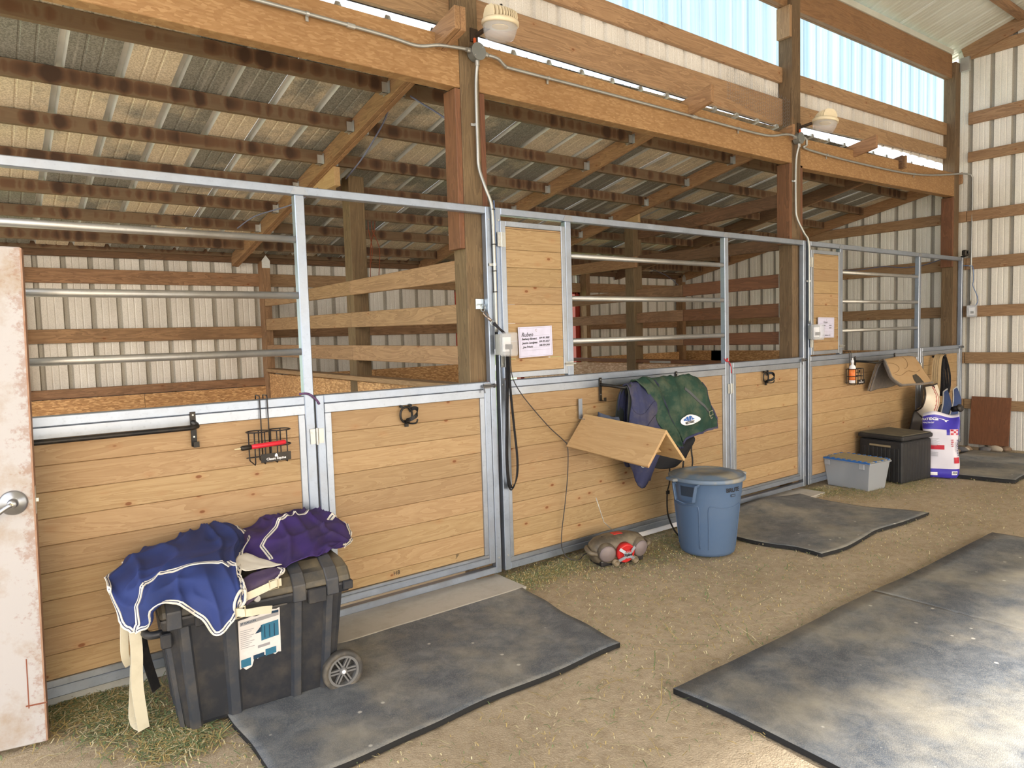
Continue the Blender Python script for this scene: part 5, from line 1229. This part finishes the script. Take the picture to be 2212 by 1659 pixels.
    lb = mesh('paper_label', V, [tuple(range(len(V)))], plain('label_paper', (206, 204, 204), .6, 0, .2, (150, 120, 90), 14), t)
    off = lambda a, b: (a, slope(b)-.0012, b)
    TEAL = plain('label_teal', (46, 108, 138), .5); TEALD = plain('label_dark_teal', (24, 58, 84), .5); GREYI = plain('label_grey', (150, 150, 154), .6)
    def quad(nm, x0, x1, z0, z1, mat, sk=0): mesh(nm, [off(x0, z0), off(x1, z0+sk), off(x1, z1+sk), off(x0, z1)], [(0, 1, 2, 3)], mat, lb)
    quad('printed_chest', -.005, .068, .315, .385, TEAL, .008); quad('printed_band', -.088, .07, .398, .414, GREYI, .014); quad('printed_badge', .04, .07, .425, .436, TEALD, .0)
    quad('printed_photo', .01, .055, .243, .272, TEAL, .004); quad('printed_photo', -.04, .005, .240, .258, TEALD, .004); quad('printed_photo', -.09, -.05, .215, .250, TEAL, .004); quad('printed_box', -.02, .03, .285, .297, GREYI, .004)
    v = [off(.0, .355), off(-.03, .352), off(.0, .385)]; mesh('printed_handle', v, [(0, 1, 2)], TEALD, lb)
    for x_ in (.008, .028, .048): v = [(x_, slope(.33)-.002, .325), (x_+.004, slope(.33)-.002, .325), (x_+.004, slope(.38)-.002, .38), (x_, slope(.38)-.002, .38)]; mesh('printed_rib', v, [(0, 1, 2, 3)], TEALD, lb)
    for i in range(10): quad('printed_line', -.088, -.088+.055-.01*(i % 3), .375-i*.0085, .3775-i*.0085, GREYI, .002)
    text('lettering', '37 GALLON', .012, T(-.055, slope(.408)-.0018, .410) @ RX(90) @ RZ(5), TEALD, lb, .0003)

# ================= blue and purple blankets on the chest
BLUE = cloth('royal_blue_nylon', (46, 60, 114), .5, (52, 54, 82), 5, 700, (36, 50, 98)); PURP = cloth('purple_nylon', (60, 44, 102), .45, (84, 70, 88), 5, 700, (46, 36, 82)); TRIM = plain('cream_binding', (214, 210, 200), .7, 0, .3, (170, 164, 150), 20); CREAM = plain('cream_webbing', (206, 200, 180), .75, 0, .3, (160, 150, 128), 12); DST = plain('navy_stripe', (62, 68, 96), .7)
def bound(S_, par, uvl, w=.017):
    S_.trim('binding', uvl, w, .0025, TRIM, par); S_.trim('binding_stripe', uvl, w*.22, .0034, DST, par)
t = thing('turnout_blanket', 'rumpled royal blue nylon blanket with cream binding, on the left half of the chest', 'blanket', (-2.0, -.4, .62))
sU = Surf([
 [(-2.16, -.02, .58), (-2.22, -.12, .60), (-2.27, -.25, .62), (-2.28, -.40, .62), (-2.27, -.50, .56), (-2.25, -.58, .50), (-2.22, -.60, .485)],
 [(-2.08, .0, .62), (-2.12, -.12, .65), (-2.17, -.26, .665), (-2.19, -.42, .65), (-2.20, -.55, .61), (-2.20, -.64, .54), (-2.19, -.65, .50)],
 [(-1.98, .03, .64), (-2.00, -.12, .675), (-2.03, -.28, .685), (-2.08, -.46, .675), (-2.10, -.58, .65), (-2.12, -.68, .62), (-2.13, -.72, .60)],
 [(-1.88, .04, .66), (-1.90, -.10, .69), (-1.93, -.28, .69), (-1.98, -.48, .685), (-2.01, -.62, .66), (-2.02, -.73, .60), (-2.02, -.76, .53)],
 [(-1.79, .05, .68), (-1.80, -.10, .70), (-1.83, -.28, .675), (-1.89, -.48, .675), (-1.93, -.63, .655), (-1.955, -.745, .57), (-1.97, -.77, .45)],
 [(-1.71, .05, .69), (-1.71, -.10, .695), (-1.745, -.28, .66), (-1.83, -.48, .67), (-1.87, -.64, .65), (-1.89, -.74, .58), (-1.90, -.77, .50)],
 [(-1.66, .04, .66), (-1.66, -.10, .665), (-1.69, -.26, .64), (-1.78, -.46, .65), (-1.83, -.62, .64), (-1.845, -.72, .60), (-1.85, -.75, .55)]], .014, 4.8, 4, .021)
sU.sheet('nylon', 90, 90, .004, BLUE, t)
bound(sU, t, [(i/60, .995) for i in range(61)]); bound(sU, t, [(.005, i/40) for i in range(41)]); bound(sU, t, [(.995, i/40) for i in range(41)]); bound(sU, t, [(.30+.7*i/40, .01) for i in range(41)])
bound(sU, t, [(.22+.60*i/40, .64-.05*math.sin(PI*i/40)) for i in range(41)]); bound(sU, t, [(.22-.20*i/30, .64+.34*i/30) for i in range(31)])
bound(sU, t, [(.82+.15*math.sin(PI*i/30), .59+.40*i/30) for i in range(31)])
# the turned back leg opening
P = [tuple(sU.p(.90+.085*math.cos(a)*1.0, .90+.06*math.sin(a))+Vector((.0, -.012, .0))) for a in [2*PI*i/30 for i in range(30)]]
tube('leg_opening_binding', P, .006, TRIM, t, 6, closed=True)
t2 = thing('turnout_blanket', 'crumpled purple nylon blanket with cream binding, on the right half of the chest', 'blanket', (-1.45, -.3, .62))
sV = Surf([
 [(-1.74, -.10, .60), (-1.75, -.22, .62), (-1.76, -.36, .62), (-1.75, -.48, .60), (-1.74, -.56, .595)],
 [(-1.62, .0, .64), (-1.61, -.12, .67), (-1.63, -.30, .665), (-1.64, -.46, .645), (-1.65, -.60, .598)],
 [(-1.48, .04, .67), (-1.47, -.08, .70), (-1.49, -.26, .70), (-1.52, -.44, .675), (-1.55, -.60, .60)],
 [(-1.34, .04, .68), (-1.33, -.08, .705), (-1.36, -.24, .70), (-1.41, -.42, .67), (-1.45, -.56, .60)],
 [(-1.22, .0, .65), (-1.21, -.10, .67), (-1.25, -.26, .655), (-1.31, -.40, .63), (-1.36, -.50, .60)],
 [(-1.15, -.05, .59), (-1.14, -.14, .59), (-1.18, -.26, .56), (-1.25, -.38, .57), (-1.30, -.46, .59)]], .016, 4.6, 21, .022)
sV.sheet('nylon', 80, 70, .004, PURP, t2)
bound(sV, t2, [(.16+.42*i/40, .60-.20*math.sin(PI*i/70)) for i in range(41)]); bound(sV, t2, [(.995, i/40) for i in range(41)]); bound(sV, t2, [(.16, .60+.25*i/20) for i in range(21)])
bound(sV, t2, [(.74+.20*i/20, .50-.14*math.sin(PI*i/20)) for i in range(21)], .03)
s_ = Surf([[(-1.86, -.60, .655), (-1.80, -.64, .63)], [(-1.80, -.50, .66), (-1.72, -.60, .615)], [(-1.745, -.42, .645), (-1.64, -.58, .605)]], .006, 9, 2); s_.sheet('lining_corner', 16, 10, .003, TRIM, t2)
s_ = Surf([[(-1.86, -.66, .60), (-1.85, -.72, .56), (-1.84, -.73, .52)], [(-1.76, -.62, .615), (-1.75, -.69, .595), (-1.78, -.72, .55)], [(-1.66, -.60, .60), (-1.66, -.65, .60), (-1.70, -.69, .585)]], .008, 9, 6); s_.sheet('flap', 16, 16, .004, cloth('purple_dusty', (74, 62, 92), .5, (120, 108, 108)), t2); bound(s_, t2, [(.995, i/12) for i in range(13)])
BKL = plain('antique_buckle', (196, 188, 164), .35, .7)
strap('buckle_strap', curve([(-1.86, -.74, .555), (-1.80, -.735, .565), (-1.72, -.715, .575), (-1.69, -.71, .575)], 10), .030, .004, (0, .2, 1), CREAM, t2)
strap('buckle_strap', curve([(-1.90, -.79, .525), (-1.86, -.80, .515), (-1.80, -.785, .505), (-1.755, -.77, .492)], 10), .030, .004, (.1, .1, 1), CREAM, t2)
for (x_, y_, z_) in ((-1.725, -.722, .575), (-1.885, -.80, .522)):
    tube('buckle', [(x_-.018, y_, z_-.020), (x_+.018, y_, z_-.018), (x_+.018, y_, z_+.022), (x_-.018, y_, z_+.020)], .0035, BKL, t2, 6, False, True)
for i, (x_, zt, zb, w_, dy) in enumerate(((-2.215, .50, .02, .045, 0), (-2.245, .50, .28, .03, .05))):
    strap('surcingle', curve([(x_, -.50+dy, zt), (x_+.005, -.50+dy, (zt+zb)/2+.1), (x_+.0, -.49+dy, (zt+zb)/2-.05), (x_+.015, -.47+dy, zb)], 14), w_, .004, (1, .25, 0), CREAM, t)
strap('surcingle', curve([(-2.20, -.46, .02), (-2.225, -.42, .05), (-2.21, -.40, .20), (-2.19, -.40, .46)], 12), .04, .004, (1, .25, 0), CREAM, t)
strap('black_strap', curve([(-2.17, -.34, .52), (-2.16, -.34, .30), (-2.12, -.32, .10)], 10), .04, .004, (.8, .4, 0), BLKW, t)

# ================= clear tub
t = thing('storage_tub', 'clear plastic tub with a dusty blue-edged lid, left of the black deck box', 'storage tub', (4.10, -.24, 0))
TUB = glassy('frosted_tub', (.50, .53, .58, 1), .3, .42)
with frame(T(4.10, -.235, 0) @ RZ(-6)):
    w0, d0, w1, d1 = .27, .42, .33, .48
    def ringp(w, d, z): return [(-w/2, -d/2, z), (w/2, -d/2, z), (w/2, d/2, z), (-w/2, d/2, z)]
    v = ringp(w0, d0, .005)+ringp(w1, d1, .27)+ringp(w1-.012, d1-.012, .27)+ringp(w0-.012, d0-.012, .012); f = [(3, 2, 1, 0)]
    for a in (0, 4, 8):
        for i in range(4): f.append((a+i, a+(i+1) % 4, a+4+(i+1) % 4, a+4+i))
    f.append((12, 13, 14, 15)); o = mesh('tub', v, f, TUB, t); bev(o, .006)
    for s in range(7):
        x_ = -.11+s*.037; v = []
        for (z_, k_) in ((.02, .85), (.25, 1)):
            for dx in (-.004, .004): v.append((x_*k_+dx, -(d0+(d1-d0)*(z_/.27))/2-.004, z_))
        mesh('side_rib', [v[0], v[1], v[3], v[2]], [(0, 1, 2, 3)], TUB, t)
    for (sx, sy) in ((-1, -.10), (-1, .12)):
        v = [(-w0/2-.004, sy*.9-.003, .02), (-w0/2-.004, sy*.9+.003, .02), (-w1/2-.002, sy+.003, .25), (-w1/2-.002, sy-.003, .25)]; mesh('side_rib', v, [(0, 1, 2, 3)], TUB, t)
    m_ = MB(); m_.b2(-w1/2-.012, w1/2+.012, -d1/2-.012, d1/2+.012, .262, .28); m_.build('rim', TUB, t, bevel=.004)
    m_ = MB(); m_.b2(-w1/2-.006, w1/2+.006, -d1/2-.006, d1/2+.006, .281, .290); m_.build('lid', plain('dusty_blue_lid', (150, 140, 112), .8, 0, .5, (124, 118, 92), 20), t, bevel=.003)
    BLL = plain('lid_blue', (46, 104, 176), .45)
    m_ = MB(); m_.b2(-w1/2-.016, -w1/2-.003, -d1/2-.01, d1/2+.01, .274, .288); m_.build('lid_edge', BLL, t)
    for i in range(8): y_ = -.2+i*.055; m_ = MB(); m_.b2(-w1/2-.013, -w1/2+.012, y_-.012, y_+.012, .284, .294); m_.b2(w1/2-.012, w1/2+.013, y_-.012, y_+.012, .284, .294); m_.build('lid_tooth', BLL, t)
    for i in range(6): x_ = -.13+i*.052; m_ = MB(); m_.b2(x_-.012, x_+.012, -d1/2-.013, -d1/2+.012, .284, .294); m_.b2(x_-.012, x_+.012, d1/2-.012, d1/2+.013, .284, .294); m_.build('lid_tooth', BLL if i % 2 else TUB, t)
    for y_ in (-.17, .19): m_ = MB(); m_.b2(-w1/2-.02, -w1/2-.004, y_-.025, y_+.025, .215, .265); m_.build('latch_lug', TUB, t, bevel=.003)

# ================= black deck box
t = thing('deck_box', 'black square deck box with a dusty flat lid, between tub and feed bag', 'deck box', (4.77, -.3, 0))
DB = plain('resin_black', (34, 35, 38), .55, 0, .25, (80, 76, 70), 8); DBL = plain('dusty_resin_lid', (92, 88, 76), .8, 0, .7, (128, 118, 92), 7)
with frame(T(4.77, -.30, 0) @ RZ(-8)):
    w_, d_ = .50, .46
    o = mesh('body', boxv((0, 0, .21), (w_, d_, .42)), BF, DB, t); bev(o, .03, 3)
    o = mesh('lid_rim', boxv((0, 0, .448), (w_+.02, d_+.02, .048)), BF, DB, t); bev(o, .02, 2)
    o = mesh('lid_top', boxv((0, 0, .4755), (w_-.01, d_-.01, .008)), BF, DBL, t); bev(o, .003)
    nslat = 9
    for i in range(nslat):
        y_ = -d_/2+.03+(d_-.06)*(i+.5)/nslat; m_ = MB(); m_.b2(-w_/2-.004, -w_/2+.002, y_-.0195, y_+.0195, .02, .345); m_.build('slat', DB, t, bevel=.003)
        x_ = -w_/2+.03+(w_-.06)*(i+.5)/nslat; m_ = MB(); m_.b2(x_-.021, x_+.021, -d_/2-.004, -d_/2+.002, .02, .40); m_.build('slat', DB, t, bevel=.003)
    m_ = MB(); m_.b2(-w_/2-.006, -w_/2+.002, -.11, .11, .352, .37); m_.build('handle_slot', plain('slot_tan', (150, 136, 108), .8), t)

# ================= feed bag
t = thing('feed_bag', 'blue and white paper feed bag standing open beside the black deck box', 'bag', (5.12, -.60, 0))
BAGB = plain('bag_blue', (66, 56, 176), .4); BAGW = plain('bag_white', (208, 206, 218), .45, 0, .15, (186, 186, 196)); BAGR = plain('bag_red', (188, 34, 56), .45)
class Bag:
    """pillow shaped bag: u around (0..1), v up (0..1)"""
    def p(s, u, v):
        a = 2*PI*u-PI/2; w = .158+.010*math.sin(v*9); d = .085*(1-.25*v)*(1 if v < .72 else max(.30, 1-(v-.72)*2.3))*(1 if v > .06 else .8+v*3.3)
        w = w*(1-.10*max(0, v-.6)) * (1 if v > .05 else .93+1.4*v)
        x = w*math.copysign(abs(math.cos(a))**.55, math.cos(a)); y = d*math.copysign(abs(math.sin(a))**.75, math.sin(a))
        z = .66*v
        if v > .7: z += (v-.7)/.3*(.045*math.cos(x*16+1.2)+.035*math.sin(x*9-.6)); y += (v-.7)*.12*math.sin(x*20)+(v-.7)*.12
        q = Vector((x*9, y*9, z*7)); n_ = noise.noise(q)*.010
        return Vector((x+n_*.4, y-n_, z))
    def n(s, u, v):
        e = .01; return (s.p(u+e, v)-s.p(u-e, v)).cross(s.p(u, v+e)-s.p(u, v-e)).normalized()
bag = Bag()
with frame(T(5.13, -.59, .0) @ RZ(-62)):
    NU, NV = 72, 48; v = []; f = []; mi = []
    for j in range(NV+1):
        for i in range(NU): v.append(tuple(bag.p(i/NU, j/NV)))
    for j in range(NV):
        vv = (j+.5)/NV
        for i in range(NU):
            f.append((j*NU+i, j*NU+(i+1) % NU, (j+1)*NU+(i+1) % NU, (j+1)*NU+i)); uu = (i+.5)/NU; front = uu if uu < .5 else uu-1
            k_ = 1
            if vv < .155: k_ = 0
            elif vv > .66 and front > .02: k_ = 0
            elif vv > .76: k_ = 0
            if vv > .965: k_ = 1
            mi.append(k_)
    f.append(tuple(range(NU-1, -1, -1))); mi.append(0)
    o = mesh('sack', v, f, [BAGB, BAGW], t, True, None, mi); mm = o.modifiers.new('t', 'SOLIDIFY'); mm.thickness = .002; mm.offset = -1
    def bfn(cx_, cz, off=.004):
        def f_(p):
            u = (cx_+p[0])/.53; w_ = (cz+p[1])/.66; P = bag.p(u, w_); N = bag.n(u, w_); return P+N*off
        return f_
    def bq(nm, cx_, cz, w_, h_, mat, off=.004):
        nn = 6; V = []; fn_ = bfn(cx_, cz, off)
        for i in range(nn+1):
            for q in (-h_/2, 0, h_/2): V.append(tuple(fn_((-w_/2+w_*i/nn, q))))
        return mesh(nm, V, [(3*i+j, 3*i+3+j, 3*i+4+j, 3*i+1+j) for i in range(nn) for j in range(2)], mat, t)
    bq('checker_ground', .05, .47, .062, .062, plain('checker_white', (226, 200, 214), .5), .004)
    for i in range(3):
        for j in range(3):
            if (i+j) % 2 == 0: bq('checker_square', .05+(i-1)*.019, .47+(j-1)*.019, .017, .017, BAGR, .0055)
    text('lettering', 'STRATEGY', .036, None, plain('bag_text_navy', (40, 40, 104), .5), t, .0006, 1, lambda p: bfn(.085, .31, .0045)((p[1], -p[0])))
    text('lettering', 'HEALTHY EDGE', .014, None, GREYI, t, 0, 1, lambda p: bfn(.062, .32, .0045)((p[1], -p[0])))
    text('lettering', '6 8 6 9', .026, None, BAGR, t, .0003, 1, lambda p: bfn(.035, .36, .0045)((p[1], -p[0])))
    bq('red_panel', .065, .185, .05, .06, BAGR); bq('barcode_ground', .05, .055, .042, .036, WHITE)
    for i in range(8): bq('barcode_bar', .035+i*.0042, .056, .0016 if i % 3 else .0028, .022, INK, .0055)
    bq('red_panel', -.065, .315, .135, .045, BAGR); bq('blue_line', -.13, .235, .07, .006, BAGB); bq('red_dot', -.06, .195, .012, .012, BAGR)
    for i in range(9): bq('small_print', -.03, .40-i*.0085, .055-.008*(i % 3), .0028, GREYI)
    for i in range(6): bq('small_print', -.03, .265-i*.008, .05, .0028, GREYI)
    for i in range(2): bq('small_print', -.10, .535-i*.012, .15, .002, INK)
    patch('red_swoosh', [(-.05, -.03, 0), (-.02, -.028, 0), (.012, .0, 0), (.055, .045, 0), (.018, .032, 0), (-.02, .004, 0), (-.05, -.008, 0)], lambda p: bfn(-.085, .41)((p[0], p[1])), BAGR, t)
    text('lettering', 'STRATEGY', .032, None, WHITE, t, .0012, 1, lambda p: bfn(-.06, .595, .0045)((p[0], p[1]-.12*p[0]))); text('lettering', 'HEALTHY', .020, None, WHITE, t, .0005, 1, lambda p: bfn(-.06, .560, .0045)((p[0], p[1]-.12*p[0])))
    bq('side_label', -.11, .06, .07, .035, plain('label_blank', (178, 178, 196), .5)); bq('side_label', -.02, .045, .03, .03, WHITE)

# ================= plywood offcut leaning on the end wall
with frame(T(7.24, -.095, .04) @ RY(7)):
    o = mesh('plywood_sheet', boxv((0, -.215, .30), (.012, .43, .60)), BF, wood('ply', 'z'), None); bev(o, .002); tag(o, 'reddish plywood offcut leaning against the end wall', 'board')
# ================= rubber mats
def mat_sheet(name, label, c00, c10, c11, c01, th=.019, wave=.02, seed=0, hump=None, nu=50, nv=30, bows=(0, 0, 0, 0)):
    """c00 near-left, c10 near-right, c11 far-right, c01 far-left"""
    V = []; F = []; A, B, C_, D_ = map(Vector, (c00, c10, c11, c01))
    for i in range(nu+1):
        for j in range(nv+1):
            u, w_ = i/nu, j/nv; P = A*(1-u)*(1-w_)+B*u*(1-w_)+C_*u*w_+D_*(1-u)*w_
            P = P.copy()
            P.y += wave*noise.noise(Vector((u*3+seed, seed, 0)))*(1-w_)+bows[0]*math.sin(PI*u)*(1-w_)+bows[2]*math.sin(PI*u)*w_
            P.x += wave*noise.noise(Vector((w_*3+seed, 5, 0)))+bows[1]*math.sin(PI*w_)*u+bows[3]*math.sin(PI*w_)*(1-u)
            z = .006+.012*noise.noise(Vector((P.x*.9, P.y*.9, 0)))+.006*noise.noise(Vector((P.x*3, P.y*3, 5)))
            if hump: z += hump(u, w_)
            V.append((P.x, P.y, max(z, .001)+th))
    q = lambda i, j: i*(nv+1)+j
    for i in range(nu):
        for j in range(nv): F.append((q(i, j), q(i+1, j), q(i+1, j+1), q(i, j+1)))
    n = len(V); mi = [0]*len(F)
    bd = [(i, 0) for i in range(nu)]+[(nu, j) for j in range(nv)]+[(i, nv) for i in range(nu, 0, -1)]+[(0, j) for j in range(nv, 0, -1)]
    low = {}
    for (i, j) in bd: low[(i, j)] = len(V); p_ = V[q(i, j)]; V.append((p_[0], p_[1], p_[2]-th-.006))
    for k_ in range(len(bd)): a, b = bd[k_], bd[(k_+1) % len(bd)]; F.append((q(*a), low[a], low[b], q(*b))); mi.append(1)
    o = mesh(name, V, F, [RUB, RUBE], None, True, None, mi); tag(o, label, 'mat'); return o
mat_sheet('rubber_mat', 'dark rubber mat in front of the first stall door, under the chest wheels', (-1.89, -1.22, 0), (-.18, -1.19, 0), (-.05, -.21, 0), (-1.90, -.10, 0), seed=1, wave=.03)
mat_sheet('rubber_mat', 'buckled rubber mat behind the trash can in front of the middle stall door', (1.86, -1.12, 0), (3.50, -1.14, 0), (3.36, -.08, 0), (1.76, -.02, 0), seed=4, wave=.05, bows=(0, -.14, 0, 0), hump=lambda u, w: .05*math.exp(-((u-.62)**2/.05+(w-1.0)**2/.12)))
mat_sheet('rubber_mat', 'large dusty rubber mat at the lower right, on the near side of the seam', (-.36, -4.3, 0), (1.50, -4.3, 0), (1.41, -1.675, 0), (-.335, -1.655, 0), seed=7, wave=.03)
mat_sheet('rubber_mat', 'large dusty rubber mat at the right edge, on the far side of the seam', (1.506, -4.3, 0), (3.30, -4.3, 0), (3.21, -1.685, 0), (1.416, -1.677, 0), seed=8, wave=.03)
mat_sheet('rubber_mat', 'rubber mat by the end wall, behind the feed bag', (5.28, -1.20, 0), (6.98, -1.20, 0), (6.85, -.28, 0), (5.12, -.30, 0), seed=12, wave=.03, th=.03)
# concrete threshold pads and low things
o = mesh('floor', boxv((-.65, -.04, .008), (1.25, .42, .03)), BF, CONC, None); o['kind'] = 'structure'; bev(o, .01, 2)
o = mesh('floor', boxv((3.0, .0, .008), (1.2, .40, .03)), BF, CONC, None); o['kind'] = 'structure'; bev(o, .01, 2)
o = lumber('skid_board', (1.0, .03, .03), (2.1, .03, .03), .03, .045, WHITE, None); tag(o, 'pale painted board lying under the bottom rail behind the radio', 'board')
o = lumber('skid_board', (-3.3, .045, .022), (-1.4, .045, .022), .03, .05, plain('grey_board', (150, 152, 150), .7, 0, .5, (104, 96, 74)), None); tag(o, 'grey board lying under the left stall front by the chest', 'board')
random.seed(12)
for i in range(11):
    x_ = 6.35+.085*i+random.uniform(-.02, .02); y_ = -.06-.02*i+random.uniform(-.05, .03) if i < 8 else -.35-.08*(i-8)
    bm = bmesh.new(); bmesh.ops.create_icosphere(bm, subdivisions=2, radius=1)
    sx, sy, sz = random.uniform(.035, .10), random.uniform(.04, .09), random.uniform(.025, .05)
    v = [(x_+p.co.x*sx*(1+.3*noise.noise(p.co*1.7+Vector((i, 0, 0)))), y_+p.co.y*sy*(1+.3*noise.noise(p.co*1.5+Vector((0, i, 0)))), max(.0, .02+p.co.z*sz)) for p in bm.verts]; f = [tuple(q.index for q in p.verts) for p in bm.faces]; bm.free()
    o = mesh('stone', v, f, plain('rubble_%d' % (i % 3), ((170, 160, 146), (120, 100, 84), (96, 96, 100))[i % 3], .9, 0, .4), None, True); tag(o, 'lump of rubble at the foot of the end wall by the far stall door', 'stone', 'rubble along the foot of the end wall')

# ================= loose hay
def hay(name, label, spots, n, seed, lo=.01, hi=.06):
    random.seed(seed); v = []; f = []; mi = []
    for k_ in range(n):
        cx_, cy_, rx, ry = random.choice(spots); x_ = cx_+random.gauss(0, 1)*rx; y_ = cy_+random.gauss(0, 1)*ry
        if y_ > .35: continue
        L = random.uniform(lo, hi)*(1 if random.random() < .85 else 1.8); a = random.uniform(0, 2*PI); w_ = random.uniform(.0008, .0022)
        z0 = random.uniform(.002, .010)+.012*noise.noise(Vector((x_*.9, y_*.9, 0)))+.006*noise.noise(Vector((x_*3, y_*3, 5)))
        dx, dy = math.cos(a)*L/2, math.sin(a)*L/2; px, py = -math.sin(a)*w_, math.cos(a)*w_; dz = random.uniform(-.3, .3)*L*.5; b_ = random.uniform(-.3, .3)*L
        n0 = len(v); mx, my = -math.sin(a)*b_*.4, math.cos(a)*b_*.4
        v += [(x_-dx-px, y_-dy-py, z0-dz), (x_-dx+px, y_-dy+py, z0-dz), (x_+mx+px, y_+my+py, z0+.006), (x_+mx-px, y_+my-py, z0+.006), (x_+dx+px, y_+dy+py, z0+dz), (x_+dx-px, y_+dy-py, z0+dz)]
        f += [(n0, n0+3, n0+2, n0+1), (n0+3, n0+5, n0+4, n0+2)]; c_ = random.choice((0, 0, 1, 1, 2)); mi += [c_, c_]
    o = mesh(name, v, f, HAYM, None, False, None, mi); tag(o, label, 'hay', None, 'stuff')
HAYM = [plain('hay_green', (112, 130, 88), .9), plain('hay_straw', (178, 158, 104), .9), plain('hay_pale', (208, 198, 160), .9)]
hay('loose_hay', 'green hay heaped between the white door and the tool chest', [(-2.30, -.12, .13, .12), (-2.22, -.32, .10, .12), (-2.42, -.02, .12, .10), (-2.1, -.62, .08, .08)], 4200, 1, .02, .09)
hay('loose_hay', 'hay litter along the middle stall front around the radio and trash can', [(.5, -.08, .30, .10), (1.0, -.14, .35, .14), (1.6, -.16, .25, .16), (.25, -.10, .15, .10), (1.0, -.36, .4, .15), (-.03, -.10, .10, .1)], 7000, 2, .006, .045)
hay('loose_hay', 'hay litter in front of the tub and deck box', [(3.75, -.25, .15, .14), (4.1, -.5, .35, .12), (4.6, -.62, .4, .12), (3.6, -.1, .1, .08), (5.6, -.35, .5, .15), (6.4, -.6, .5, .2)], 4200, 3, .008, .05)
hay('loose_hay', 'thin scatter of hay over the dirt aisle', [(1.0, -1.4, 1.2, .22), (.4, -.9, .5, .35), (3.5, -1.35, 1.2, .2), (-.6, -1.7, .8, .3), (5.2, -1.3, .9, .4), (1.6, -.75, .7, .3), (-1.9, -1.0, .25, .3)], 6000, 4, .005, .035)
hay('straw_stalks', 'longer straw stalks lying on the dirt between the two nearest mats', [(-.3, -1.45, .35, .12), (.4, -1.5, .4, .1), (-.9, -1.6, .4, .25), (.9, -1.2, .4, .2)], 60, 5, .08, .22)
